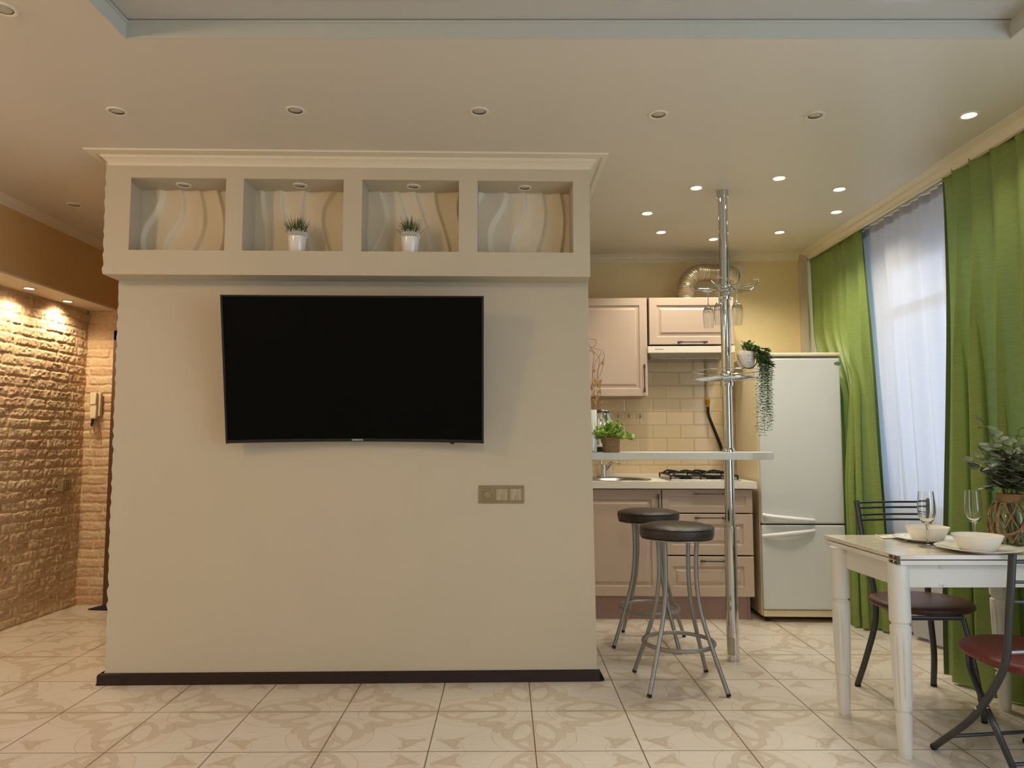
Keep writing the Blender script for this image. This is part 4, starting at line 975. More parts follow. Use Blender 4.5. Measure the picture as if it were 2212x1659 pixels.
# wire glass rack (six looped arms) and wire basket
WR = .0028
rk = PY(1568, 634, PYY).z; RZ = rk
t = thing('glass_rack', 'chrome wire stemware rack with looped arms high on the pole', 'rack', (PX, PYY, RZ))
mb = MB(); mb.tube([(PX+.055*math.cos(q*PI/12), PYY+.055*math.sin(q*PI/12), RZ+.03) for q in range(24)], WR, 6, closed=True)
mb.tube([(PX+.047*math.cos(q*PI/12), PYY+.047*math.sin(q*PI/12), RZ+.012) for q in range(24)], WR, 6, closed=True)
for k in range(5):
    mb.tube([(PX+.030*math.cos(k*1.2566), PYY+.030*math.sin(k*1.2566), RZ+.02), (PX+.056*math.cos(k*1.2566), PYY+.056*math.sin(k*1.2566), RZ+.03)], WR, 6)
build(mb, 'hub_rings', M_CHROME, t)
slots = []
for k in range(5):
    a0 = math.radians(-115+72*k); dr = Vector((math.cos(a0), math.sin(a0), 0)); tn = Vector((-dr.y, dr.x, 0)); c = Vector((PX, PYY, RZ+.028))
    h_ = .045
    loop = [c+dr*.046-tn*.012, c+dr*.11-tn*.016, c+dr*.165-tn*.030, c+dr*.180-tn*h_+Vector((0, 0, .018)), c+dr*.200+Vector((0, 0, .024)), c+dr*.180+tn*h_+Vector((0, 0, .018)), c+dr*.165+tn*.030, c+dr*.11+tn*.016, c+dr*.046+tn*.012]
    mb = MB(); mb.tube(loop, WR, 6); build(mb, 'wire_arm', M_CHROME, t); slots.append((dr, tn))
def flute(name, label, P, group, up=True, H=.222, R=.032):
    M = Matrix.Translation(P) @ (ID if up else Matrix.Rotation(PI, 4, 'X'))
    t = thing(name, label, 'glass', M, group)
    s = H/.222; prof = [(0, .0), (.033, .0), (.034, .0015), (.030, .0028), (.012, .006), (.0045, .012), (.0036, .03), (.0036, .075), (.006, .086), (.018, .096), (.027, .112), (.0318, .135), (.0322, .16), (.030, .19), (.0268, .2215), (.0260, .2215), (.0290, .19), (.0310, .16), (.0305, .136), (.0255, .113), (.016, .100), (.004, .093), (0, .092)]
    mb = MB(); mb.shell([(r*s*R/.032, z*s) for r, z in prof], 36); build(mb, 'glass_body', M_GLASS, t, M, smooth=60); return t
gz_ = RZ+.0335
def hang(px, py, label, Hh, Yf=None):
    # foot rests on the wires; place under the measured rim
    best = None
    for Yy in [PYY+.01*i for i in range(-20, 21)]:
        q = PY(px, py, Yy); 
        e = abs((gz_-q.z)-Hh)
        if best is None or e < best[0]: best = (e, q)
    q = best[1] if Yf is None else PY(px, py, Yf); flute('stemmed_glass', label, (q.x, q.y, gz_+.0), 'stemmed glasses hanging from the rack', False, Hh, .0315)
hang(1531, 709, 'stemmed glass hanging upside down, leftmost of the three on the rack', .222)
hang(1555, 703.5, 'stemmed glass hanging upside down, touching the left side of the pole', .222, PYY-.045)
hang(1593, 703, 'stemmed glass hanging upside down, alone to the right of the pole', .222)
zu = PY(1570, 802, PYY).z; zlw = PY(1570, 818, PYY).z; bR = PY(1640, 808, PYY).x-PX; bR = .185
t = thing('wire_basket', 'round chrome wire basket shelf halfway up the pole', 'basket', (PX, PYY, zlw))
BC = (PX-.002, PYY)
mb = MB(); mb.tube([(BC[0]+bR*math.cos(q*PI/24), BC[1]+bR*math.sin(q*PI/24), zu) for q in range(48)], WR, 6, closed=True)
mb.tube([(BC[0]+(bR-.012)*math.cos(q*PI/24), BC[1]+(bR-.012)*math.sin(q*PI/24), zlw) for q in range(48)], WR, 6, closed=True)
for k in range(8):
    a = k*PI/4+.3; mb.tube([(BC[0]+(bR-.012)*math.cos(a), BC[1]+(bR-.012)*math.sin(a), zlw), (BC[0]+bR*math.cos(a), BC[1]+bR*math.sin(a), zu)], .0018, 5)
build(mb, 'rim', M_CHROME, t)
mb = MB()
for i in range(-8, 9):
    yv = i*.02; L_ = math.sqrt(max(0, (bR-.012)**2-yv*yv))
    segs = [(-L_, L_)] if abs(yv) > .03 else [(-L_, -.028), (.028, L_)]
    for a, b in segs: mb.tube([(BC[0]+a, BC[1]+yv, zlw), (BC[0]+b, BC[1]+yv, zlw)], .0016, 5)
build(mb, 'base_wires', M_CHROME, t)
mb = MB(); mb.tube([(PX+.040*math.cos(q*PI/12), PYY+.040*math.sin(q*PI/12), zlw) for q in range(24)], .003, 6, closed=True)
for a in (0, PI/2, PI, 1.5*PI): mb.tube([(PX+.028*math.cos(a), PYY+.028*math.sin(a), zlw), (PX+.042*math.cos(a), PYY+.042*math.sin(a), zlw)], .003, 5)
build(mb, 'centre_ring', M_CHROME, t)
# ---- things on the bar
def K_on_bar(px, Y): return PY(px, 976, Y).x
def kettle():
    Y = 4.12; x = K_on_bar(1298, Y); c = (x, Y, bz1+.001); H = .235*1.0
    Ht = PY(1300, 884, Y).z-bz1
    t = thing('electric_kettle', 'shiny steel kettle with a dark lid rim behind the small basket plant on the bar', 'kettle', c)
    s = Ht/.235; mb = MB(); mb.lathe([(.072, 0), (.074, .004), (.074, .018), (.066, .022)], 40, c); build(mb, 'power_base', M_BLACK, t)
    mb = MB(); mb.lathe([(.066, .0225*s), (.072, .03*s), (.071, .08*s), (.066, .15*s), (.058, .195*s), (.051, .212*s)], 48, c); build(mb, 'steel_body', M_CHROME, t, smooth=50)
    mb = MB(); mb.lathe([(.0515, .2125*s), (.054, .214*s), (.054, .222*s), (.045, .230*s), (.012, .233*s), (0, .234*s)], 40, c); build(mb, 'lid', mat('kettle_lid_brown', (58, 46, 40), .3), t)
    mb = MB(); mb.tube(smooth_path([(x-.050, Y, c[2]+.205*s), (x-.085, Y+.02, c[2]+.20*s), (x-.105, Y+.025, c[2]+.14*s), (x-.098, Y+.02, c[2]+.07*s), (x-.070, Y, c[2]+.04*s)], 6), .010, 10); build(mb, 'handle', M_BLACK, t)
    mb = MB(); mb.tube([(x, Y-.060, c[2]+.185*s), (x, Y-.078, c[2]+.212*s)], [.018, .010], 10); build(mb, 'spout', M_CHROME, t)
kettle()
def vase_branches():
    Y = 3.955; x = K_on_bar(1276.5, Y); c = (x, Y, bz1+.001); H = PY(1285, 886, Y).z-bz1
    t = thing('white_vase', 'tall white vase half hidden by the wall block, holding dried branches', 'vase', c)
    mb = MB(); mb.shell([(0, 0), (.030, 0), (.033, .004), (.034, H*.5), (.0335, H-.003), (.032, H), (.029, H-.002), (.030, .01), (0, .01)], 36, c); build(mb, 'vase_body', M_PORC, t, smooth=50)
    rs = random.Random(8); mb = MB(); pods = MB()
    tops = [(1283, 741), (1300, 775), (1294, 768), (1306, 785), (1288, 760), (1290, 820), (1299, 800)]
    paths = [[(1279, 884), (1279, 820), (1283, 765), (1276, 752), (1272, 735), (1286, 733), (1287, 745), (1276, 752)],
             [(1283, 884), (1290, 840), (1291, 800), (1305, 772), (1300, 758), (1285, 753), (1273, 751)],
             [(1281, 884), (1285, 830), (1284, 790), (1297, 765), (1300, 762)],
             [(1285, 884), (1298, 852), (1290, 830), (1293, 795), (1295, 775), (1285, 762), (1273, 757)],
             [(1280, 884), (1282, 840), (1280, 800), (1283, 770), (1280, 760), (1273, 756)],
             [(1286, 884), (1292, 862), (1297, 845), (1293, 820), (1300, 800), (1305, 775)]]
    for i, pp in enumerate(paths):
        yy = Y+(-.015+.006*i); pts = [PY(a, b, yy+.004*math.sin(k)) for k, (a, b) in enumerate(pp)]; pts[0].z = c[2]+.1; 
        mb.tube(smooth_path(pts, 6), .0011, 5)
    build(mb, 'dried_stems', M_STEM, t)
    for (a, b, dx_, dz_, L) in ((1302, 785, .1, -1, .030), (1284, 800, .5, .8, .034), (1286, 822, -.2, 1, .034), (1297, 825, .35, .9, .036), (1293, 830, .5, .8, .03), (1278, 838, -.1, 1, .032), (1283, 850, .1, 1, .03), (1295, 845, .5, .5, .03), (1288, 862, .3, .9, .03), (1286, 872, 0, 1, .03), (1299, 868, .8, .6, .028), (1280, 826, 0, 1, .026), (1291, 856, .2, 1, .03), (1282, 866, -.3, 1, .028)):
        p = PY(a, b, Y+rs.uniform(-.02, .015)); dd_ = Vector((dx_, rs.uniform(-.3, .3), dz_)).normalized()
        R_ = dd_.to_track_quat('Z', 'Y').to_matrix().to_4x4()
        pods = MB(); pods.lathe([(0, -L*.5), (L*.16, -L*.35), (L*.24, -L*.05), (L*.16, L*.28), (0, L*.5)], 8, tuple(p), R_); build(pods, 'dried_pod', M_POD, t)
    Y2 = 3.885; x2 = PY(1281, 976, Y2).x
    t = thing('shell_dish', 'small cream shell-shaped dish stood on edge before the white vase', 'dish', (x2, Y2, bz1))
    mb = MB()
    def f(u, v):
        a = -PI/2+PI*u; z = bz1+.001+.138*v; w = .0215*math.sin(PI*min(.97, .06+v*.94))**.55*(1-.35*(1-v)); return (x2+math.sin(a)*w, Y2-math.cos(a)*.012+.012+.02*(v-.3)**2, z+.008*math.sin(a*1.0)*v)
    mb.grid(f, 12, 14); build(mb, 'dish_shell', M_PORC, t, solid=.003)
vase_branches()
def basket_plant():
    Y = 3.895; x = PY(1320, 976, Y).x; c = (x, Y, bz1+.001); R = 19.5/FPX*Y; H = .078
    t = thing('basket_plant', 'small bright green bushy plant in a woven rope pot on the bar', 'plant', c)
    mb = MB(); n = 11
    prof = [(0, 0)]
    for i in range(n):
        z = H*(i+.5)/n; rr = R*(.93+.07*(i/n))
        for q in (-.5, -.25, 0, .25, .5): prof.append((rr+.0032*math.cos(q*PI)-.002, z+H/n*q*.98))
    prof += [(R*.92, H), (R*.90, H-.01), (0, H-.01)]
    mb.shell(prof, 40, c); build(mb, 'woven_pot', M_ROPE, t, smooth=60)
    rs = random.Random(21); mb = MB(); st = MB()
    for i in range(120):
        a = rs.uniform(0, 2*PI); el = rs.uniform(.05, 1.45); dr = Vector((math.cos(a)*math.cos(el), math.sin(a)*math.cos(el)*(.85 if math.sin(a) < 0 else .45), math.sin(el))); L = rs.uniform(.045, .098)*(1.0 if el > .5 else 1.15)
        p0 = Vector(c)+Vector((dr.x*.02, dr.y*.02, H-.008)); p1 = p0+dr*L*.6; p2 = p0+dr*L+Vector((0, 0, -.012 if el < .6 else 0)); st.tube([p0, p1, p2], .0009, 4)
        for k in range(9):
            q = p1.lerp(p2, k/8); aa = rs.uniform(0, 2*PI); ld = (dr+Vector((math.cos(aa), math.sin(aa), rs.uniform(-.2, .9)))*1.0).normalized()
            mb.leaf(q, ld, (0, rs.uniform(-.7, .3), 1), rs.uniform(.014, .021), rs.uniform(.010, .014), .2, True)
    build(st, 'stems', M_LEAFG, t); build(mb, 'leafy_foliage', M_LEAFG, t)
    x3 = PY(1300, 976, 4.0).x
basket_plant()
# ---- pot with trailing strands, hung on the rim of the wire basket
def trailing_plant():
    q = PY(1611, 800, 3.93); X0, Y0, Z0 = q.x, q.y, max(q.z, zu+.004)
    hgt = PY(1611, 760, Y0).z-Z0; RB, RT = .037, .050
    M = Matrix.Translation((X0, Y0, Z0)) @ Matrix.Rotation(math.radians(4), 4, 'Y')
    t = thing('trailing_plant', 'white printed pot with a brown strap and long trailing green strands, on the wire basket', 'plant', M)
    mb = MB(); mb.shell([(0, 0), (RB*.55, 0), (RB*1.05, .010), (RB*1.25, .03), (RT*.98, .06), (RT*.93, hgt-.002), (RT*.90, hgt), (RT*.86, hgt-.004), (RB*.9, .02), (0, .012)], 40); build(mb, 'pot', M_PORC, t, M, smooth=50)
    mb = MB()
    def strap(u, v):
        a = PI*(.97-.94*u)+.0; r = .0555+.012*0; z = hgt*.78-(hgt*.78+.006)*math.sin(PI*u)**.8; w = .009*(.5-v)
        return (math.cos(a)*(r-.004*math.sin(PI*u)), -.020-.026*math.sin(PI*u)+w, z+w*.5)
    mb.grid(strap, 30, 2); build(mb, 'leather_strap', M_STRAP, t, M, solid=.0025)
    mb = MB()
    rs = random.Random(2)
    for (zf, hw, th, gap) in ((.72, .0085, .0013, 1), (.62, .001, .0010, 1), (.50, .0125, .0007, 0), (.40, .006, .0005, 0), (.30, .0105, .0012, 1), (.20, .007, .0005, 0)):
        z = hgt*zf; r = RT*.985+.0006; x = -hw
        while x < hw:
            w_ = rs.uniform(.0010, .0020); 
            for (a, b) in ((x, min(hw, x+w_)),):
                f = lambda u, v: (a+(b-a)*u, -math.sqrt(r*r-(a+(b-a)*u)**2)-.0006, z-th+2*th*v); mb.grid(f, 1, 1)
            x += w_+.0006
    build(mb, 'printed_text', M_INK, t, M, smooth=0)
    st = MB(); lv = MB(); rs = random.Random(31)
    top = Vector((X0+.015, Y0, Z0+hgt-.008))
    for i in range(34):
        a = rs.uniform(0, 2*PI); dr = Vector((math.cos(a)*.9+.45, math.sin(a)*.6-.15, rs.uniform(.3, 1.3))).normalized(); L = rs.uniform(.03, .06); p1 = top+dr*L; st.tube([top, p1], .001, 4)
        for k in range(3): lv.leaf(top.lerp(p1, .5+.25*k), (dr+Vector((rs.uniform(-1, 1), rs.uniform(-1, .5), rs.uniform(-.5, .8)))).normalized(), (0, -.6, 1), .023, .021, .1, True)
    ends = [(1636, 932, .0), (1643, 940, -.02), (1651, 941, .015), (1658, 930, -.01), (1664, 905, .01), (1667, 928, -.02), (1670, 908, .0), (1640, 890, .02), (1648, 915, -.03), (1655, 900, .02), (1661, 925, .01), (1645, 870, -.01), (1652, 925, -.035), (1660, 880, -.03)]
    for i, (px, py, dy) in enumerate(ends):
        e = PY(px, py, Y0-.065+dy*.5); sx2 = PY(1636+ (px-1636)*.82+rs.uniform(-2, 2), 790, Y0-.065+dy*.5)
        p0 = top+Vector((.02, 0, 0)); hz0 = rs.uniform(-.055, .03); m1 = Vector((sx2.x-.004, e.y, top.z+hz0)); m2 = Vector((sx2.x+.004, e.y, top.z+hz0-.05)); m3 = Vector(((sx2.x+e.x)/2+rs.uniform(-.004, .004), e.y, (top.z+e.z)/2))
        P_ = smooth_path([p0, m1, m2, m3, e], 14); st.tube(P_, .0009, 4)
        for k, p in enumerate(P_[8:]):
            for s in (-1, 1):
                aa = (k % 2)*1.3+i+rs.uniform(-.4, .4); ld = Vector((math.cos(aa)*s, math.sin(aa)*s, rs.uniform(-.35, .25))); big = 1.25 if k < 16 else 1.0
                lv.leaf(p, ld, (0, rs.uniform(-.8, .2), 1), .0165*big, .0095*big*(1.45 if k < 14 else 1), .15, True)
    build(st, 'strands', M_VINE, t, ID); build(lv, 'trailing_leaves', M_VINE, t, ID)
trailing_plant()
# ================================================================= BAR STOOLS
def stool(name, label, cx, cy, rz, top):
    M = Matrix.Translation((cx, cy, 0)) @ Matrix.Rotation(math.radians(rz), 4, 'Z'); t = thing(name, label, 'stool', M, 'bar stools by the bar counter')
    R = .183; sb = top-.072
    mb = MB(); mb.lathe([(0, sb+.001), (R-.010, sb+.001), (R-.002, sb+.008), (R, sb+.020), (R+.001, sb+.040), (R-.003, sb+.050), (R-.012, sb+.058), (R-.05, sb+.067), (R*.4, top-.001), (0, top)], 56, fn=lambda a, z: 1+.004*math.sin(a*9+z*60)+.003*math.sin(a*17)); se = build(mb, 'seat', M_LEATHER, t, M, smooth=60)
    mb = MB(); mb.tube([(math.cos(q*PI/28)*(R-.001), math.sin(q*PI/28)*(R-.001), sb+.050) for q in range(56)], .0028, 6, closed=True); build(mb, 'piping', M_LEATHER, se, M)
    mb = MB(); mb.lathe([(R-.012, sb-.006), (R-.006, sb-.004), (R-.006, sb), (0, sb)], 40); build(mb, 'seat_pan', M_SILVER, t, M)
    for k in range(4):
        a = PI/4+k*PI/2; dr = Vector((math.cos(a), math.sin(a), 0))
        pts = smooth_path([dr*.112+Vector((0, 0, sb-.005)), dr*.106+Vector((0, 0, sb-.10)), dr*.108+Vector((0, 0, sb-.22)), dr*.130+Vector((0, 0, .36)), dr*.182+Vector((0, 0, .21)), dr*.262+Vector((0, 0, .012))], 7)
        mb = MB(); mb.tube(pts, .0108, 12); lg = build(mb, 'leg', M_SILVER, t, M)
        mb = MB(); p = pts[-1]; dd_ = (pts[-1]-pts[-2]).normalized(); mb.tube([p-dd_*.004, p+dd_*.009], .0114, 12); build(mb, 'rubber_foot', M_RUBBER, lg, M)
    mb = MB(); rr = .172; mb.tube([(math.cos(q*PI/28)*rr, math.sin(q*PI/28)*rr, .205) for q in range(56)], .0105, 10, closed=True); build(mb, 'footrest_ring', M_SILVER, t, M)
    return t
s1 = [PZ(*p, 0) for p in ((1393, 1508), (1570, 1510), (1380, 1448), (1530, 1453))]
c1 = sum(s1, Vector())/4
tz1 = .79
stool('bar_stool', 'nearer dark round bar stool with splayed silver legs', c1.x, c1.y, 1, tz1)
stool('bar_stool', 'farther dark round bar stool, partly behind the nearer stool and next to the wall block', .822, 4.41, -17, tz1)
# ================================================================= DINING TABLE
TT = .763
NLc = PZ(1937, 1199, TT); FLc = PZ(1780, 1155.5, TT); tX0 = (NLc.x+FLc.x)/2; tY0, tY1 = NLc.y, FLc.y; tX1 = 2.245
t = thing('dining_table', 'white folding dining table with turned fluted legs and a marbled top', 'table', ((tX0+tX1)/2, (tY0+tY1)/2, 0))
tk = TT-PY(1960, 1221, tY0).z; h2 = tk/2
mb = MB(); mb.hexa([(NLc.x, tY0, TT-h2+.002), (tX1, tY0, TT-h2+.002), (tX1, tY1, TT-h2+.002), (FLc.x, tY1, TT-h2+.002)], [(NLc.x, tY0, TT), (tX1, tY0, TT), (tX1, tY1, TT), (FLc.x, tY1, TT)]); build(mb, 'tabletop_upper_leaf', M_MARBLE, t, bevel=.0015)
M_TPAINT = mat('white_table_paint', (222, 222, 216), .35)
mb = MB(); mb.hexa([(NLc.x, tY0, TT-tk), (tX1, tY0, TT-tk), (tX1, tY1, TT-tk), (FLc.x, tY1, TT-tk)], [(NLc.x, tY0, TT-h2-.002), (tX1, tY0, TT-h2-.002), (tX1, tY1, TT-h2-.002), (FLc.x, tY1, TT-h2-.002)]); build(mb, 'tabletop_lower_leaf', M_TPAINT, t, bevel=.0015)
mb = MB(); mb.box(NLc.x+.01, tY0+.006, TT-h2-.0019, tX1-.01, tY1-.01, TT-h2+.0019); build(mb, 'fold_gap', M_BLACK, t, smooth=0)
M_RUST = mat('tarnished_hinge', (96, 78, 60), .5, .6, var=.3, vscale=80)
mb = MB()
for z0_ in (TT-h2+.003, TT-tk+.003): mb.box(NLc.x-.0022, tY0-.001, z0_, NLc.x+.001, tY0+.085, z0_+h2-.007)
mb.box(NLc.x-.002, tY0-.0025, TT-tk+.002, NLc.x+.012, tY0+.002, TT-.003)
hg = build(mb, 'corner_hinge', M_RUST, t, bevel=.001)
mb = MB()
for z0_ in (TT-h2*.5, TT-h2*1.5):
    for yy in (.02, .055): mb.lathe([(0, 0), (.004, 0), (.003, .0015), (0, .0018)], 8, (NLc.x-.0022, tY0+yy, z0_), Matrix.Rotation(-PI/2, 4, 'Y'))
build(mb, 'screw', M_METAL, hg)
az0 = PY(2040, 1268, tY0+.045).z; az1 = TT-tk-.0005
LP = [(1.485, tY0+.052), (1.475, tY1-.052), (2.2, tY0+.052), (2.2, tY1-.052)]
La = PZ(1962, 1652, 0); Lb = PZ(1822, 1546, 0); Lc = PZ(2176, 1538, 0)
ya_, yb_, yc_ = max(La.y+.024, tY0+.045), min(Lb.y+.024, tY1-.045), min(Lc.y+.024, tY1-.045)
LP = [(PY(1957, 1645, ya_).x, ya_), (PY(1824.5, 1540, yb_).x, yb_), (tX1-.05, tY0+.055), (min(PY(2178, 1532, yc_).x, tX1-.042), yc_)]
mb = MB(); e = .010
mb.box(LP[0][0]+.02, tY0+.035, az0, LP[2][0]-.02, tY0+.053, az1); mb.box(LP[1][0]+.02, tY1-.06, az0, LP[3][0]-.02, tY1-.042, az1)
mb.hexa([(NLc.x+.030, tY0+.06, az0), (NLc.x+.048, tY0+.06, az0), (FLc.x+.048, tY1-.06, az0), (FLc.x+.030, tY1-.06, az0)], [(NLc.x+.030, tY0+.06, az1), (NLc.x+.048, tY0+.06, az1), (FLc.x+.048, tY1-.06, az1), (FLc.x+.030, tY1-.06, az1)])
mb.box(tX1-.045, tY0+.06, az0, tX1-.027, tY1-.06, az1); ap = build(mb, 'apron', M_TPAINT, t, bevel=.001)
mb = MB()
for px, py in ((2034, 1262), (2033, 1224)):
    q = PY(px, py, tY0+.035); mb.lathe([(.0105, 0), (.0105, .001), (.007, .004), (0, .005)], 16, tuple(q), Matrix.Rotation(PI/2, 4, 'X'))
build(mb, 'screw_cap', M_WHITE, ap)
for i, (x, y) in enumerate(LP):
    zt3 = az1
    prof = [(0, 0), (.0235, 0), (.0245, .006), (.030, .150), (.0305, .158), (.0240, .163), (.0240, .169), (.031, .175), (.032, .18), (.0375, .455), (.038, .470), (.0375, .486), (.0315, .492), (.0315, .499), (.0385, .506), (.039, .515), (.0375, zt3)]
    NN_ = 64
    dense = []
    for a, b in zip(prof[:-1], prof[1:]):
        n_ = max(1, int(abs(b[1]-a[1])/.02))
        for k in range(n_): dense.append((a[0]+(b[0]-a[0])*k/n_, a[1]+(b[1]-a[1])*k/n_))
    dense.append(prof[-1])
    def flut(a, z):
        m = max(0, min(1, (z-.195)/.02))*max(0, min(1, (.455-z)/.02)); return 1-.17*m*max(0, math.cos(a*10)-.0)**1.2 if m else 1
    mb = MB(); mb.lathe(dense, 80, (x, y, 0), fn=flut); build(mb, 'leg', M_TPAINT, t, smooth=40)
# ---- chairs
def post(pts, r): mb = MB(); mb.tube(smooth_path(pts, 8), r, 12); return mb
def cushion(c, rx, ry, th, rz, tilt=0):
    mb = MB(); prof = [(0, 0), (.90, 0), (.97, .18), (1, .45), (.985, .7), (.93, .9), (.7, 1.0), (.3, 1.03), (0, 1.03)]
    n = 48; vs = []; k = len(prof)
    R_ = Matrix.Translation(c) @ Matrix.Rotation(rz, 4, 'Z') @ Matrix.Rotation(tilt, 4, 'X')
    for i in range(n):
        a = 2*PI*i/n; sx_ = math.copysign(abs(math.cos(a))**.86, math.cos(a)); sy_ = math.copysign(abs(math.sin(a))**.86, math.sin(a))
        for r, z in prof: vs.append(tuple(R_ @ Vector((r*rx*sx_, r*ry*sy_, z*th))))
    mb.add(vs, [(i*k+j, ((i+1) % n)*k+j, ((i+1) % n)*k+j+1, i*k+j+1) for i in range(n) for j in range(k-1)]); return mb
def chair_far():
    t = thing('dining_chair', 'grey metal chair with a dark brown seat behind the table, by the sheer curtain', 'chair', (1.87, 3.43, 0), 'dining chairs')
    zS = .47
    fl_, fr_ = PZ(1853, 1482, 0), PZ(2017, 1482, 0); ff = PZ(2127, 1562, 0)
    def P3(px, py, Y): return PY(px, py, Y)
    tl = P3(1850, 1082, 3.73); tr = P3(2007, 1080, 3.76)
    ml = P3(1887, 1290, 3.57); mr = P3(2005, 1290, 3.60)
    for nm, top, mid, ft in (('l', tl, ml, fl_), ('r', tr, mr, fr_)):
        mb = post([top, top.lerp(mid, .5)+Vector((0, .004, 0)), mid+Vector((0, 0, .05)), mid+Vector((0, -.012, -.10)), mid.lerp(ft, .62)+Vector((.008 if nm == 'l' else 0, -.02, 0)), ft+Vector((0, 0, .01))], .0138); lg = build(mb, 'back_post', M_DKTUBE, t)
        mb = MB(); mb.tube([ft+Vector((0, 0, .0)), ft+Vector((0, -.001, .012))], .0142, 12); build(mb, 'rubber_foot', M_RUBBER, lg)
    for i in range(4):
        k = (.025, .083, .158, .215)[i]; a, b = tl.lerp(ml, k), tr.lerp(mr, k)
        pts = [a.lerp(b, u)+Vector((0, .030*math.sin(PI*u), .002)) for u in [q/10 for q in range(11)]]
        mb = MB(); mb.tube(pts, .0052, 8); build(mb, 'back_rail', M_DKTUBE, t)
    c = (1.888, 3.405, zS-.035); build(cushion(c, .215, .20, .038, math.radians(4)), 'seat', M_BROWNV, t, smooth=60)
    mb = MB(); zf = zS-.047
    fr2 = Vector((ff.x-.035, ff.y+.06, zf)); fl2 = Vector((1.705, ff.y+.06, zf))
    mb.tube([Vector((ml.x+.01, ml.y-.01, zf)), fl2, fr2, Vector((mr.x-.01, mr.y-.01, zf))], .010, 10); build(mb, 'seat_frame', M_DKTUBE, t)
    for top, ft in ((fr2, ff), (fl2, Vector((1.668, ff.y, 0)))):
        mb = post([top+Vector((0, 0, .0)), top+Vector((.006, -.02, -.08)), top.lerp(ft, .6)+Vector((0, -.012, 0)), ft+Vector((0, 0, .01))], .0115); lg = build(mb, 'front_leg', M_DKTUBE, t)
        mb = MB(); mb.tube([ft+Vector((0, 0, .0)), ft+Vector((0, 0, .012))], .0122, 12); build(mb, 'rubber_foot', M_RUBBER, lg)
chair_far()
def chair_near():
    t = thing('folding_chair', 'folding chair with an oxblood seat and crossed grey legs, nearest the camera', 'chair', (1.86, 2.66, 0), 'dining chairs')
    f = Vector((-.13, .99, 0)).normalized(); r = Vector((f.y, -f.x, 0)); WD = .40
    ftf = PZ(2022, 1622, 0)+Vector((0, .01, 0))
    Yp = 2.46
    top = PY(2187, 1199, Yp); m1 = PY(2180, 1330, Yp+.02); m2 = PY(2174, 1420, Yp+.05); m3 = PY(2150, 1482, Yp+.11); m4 = PY(2098, 1553, Yp+.22)
    A = [top, m1, m2, m3, m4, ftf+Vector((0, 0, .013))]
    cst = PY(2080, 1412, Yp+.36); cx1 = PY(2112, 1516, Yp+.215); cx2 = PY(2140, 1580, Yp+.13); rf = PZ(2192, 1706, 0)
    Bp = [cst, PY(2085, 1450, Yp+.33), cx1, cx2, rf+Vector((0, 0, .013))]
    for side in (0, 1):
        o_ = r*(WD*side); i_ = r*(.024 if side == 0 else -.024)
        mb = post([p+o_ for p in A], .0125); a_ = build(mb, 'back_post', M_DKTUBE, t)
        mb = MB(); q = A[-1]+o_; dd_ = (A[-1]-A[-2]).normalized(); mb.tube([q-dd_*.006, q+dd_*.008], .0131, 12); build(mb, 'rubber_foot', M_RUBBER, a_)
        mb = MB(); mb.lathe([(.0125, 0), (.0125, .003), (0, .004)], 14, tuple(top+o_-Vector((0, 0, .001)))); build(mb, 'end_cap', M_BLACK, a_)
        mb = post([p+o_+i_ for p in Bp], .0115); b_ = build(mb, 'rear_leg', M_DKTUBE, t)
        mb = MB(); q = Bp[-1]+o_+i_; dd_ = (Bp[-1]-Bp[-2]).normalized(); mb.tube([q-dd_*.006, q+dd_*.008], .0121, 12); build(mb, 'rubber_foot', M_RUBBER, b_)
        mb = MB(); q = m4.lerp(m3, .35)+o_; mb.tube([q-r*.016, q+r*.034], .006, 10) if side == 0 else mb.tube([q-r*.034, q+r*.016], .006, 10); build(mb, 'pivot_bolt', M_CHROME, a_)
    for k, z in enumerate((.03, .115, .20)):
        q = top.lerp(m1, z/.26); pts = [q+r*(WD*u)+f*(-.035*math.sin(PI*u))*1.0+Vector((0, 0, -.0)) for u in [j/10 for j in range(11)]]
        mb = MB(); mb.tube(pts, .0055, 8); build(mb, 'back_rail', M_DKTUBE, t)
    q = A[4].lerp(A[5], .62); mb = MB(); mb.tube([q, q+r*WD], .007, 8); build(mb, 'stretcher', M_DKTUBE, t)
    q = Bp[3].lerp(Bp[4], .62)+r*.024; mb = MB(); mb.tube([q, q+r*(WD-.048)], .007, 8); build(mb, 'stretcher', M_DKTUBE, t)
    q = m2+Vector((0, 0, .015)); mb = MB(); mb.tube([q+r*.0, q+r*WD], .007, 8); build(mb, 'seat_bar', M_SILVER, t)
    sc2 = cst+r*(WD/2)-f*.165; c = (sc2.x-.058, sc2.y, cst.z+.012)
    build(cushion(c, .205, .225, .040, math.atan2(r.y, r.x), math.radians(1.5)), 'seat', M_REDV, t, smooth=60)
    mb = MB(); mb.tube([cst+r*.024, cst+r*(WD-.024)], .008, 8); build(mb, 'seat_bar', M_DKTUBE, t)
chair_near()
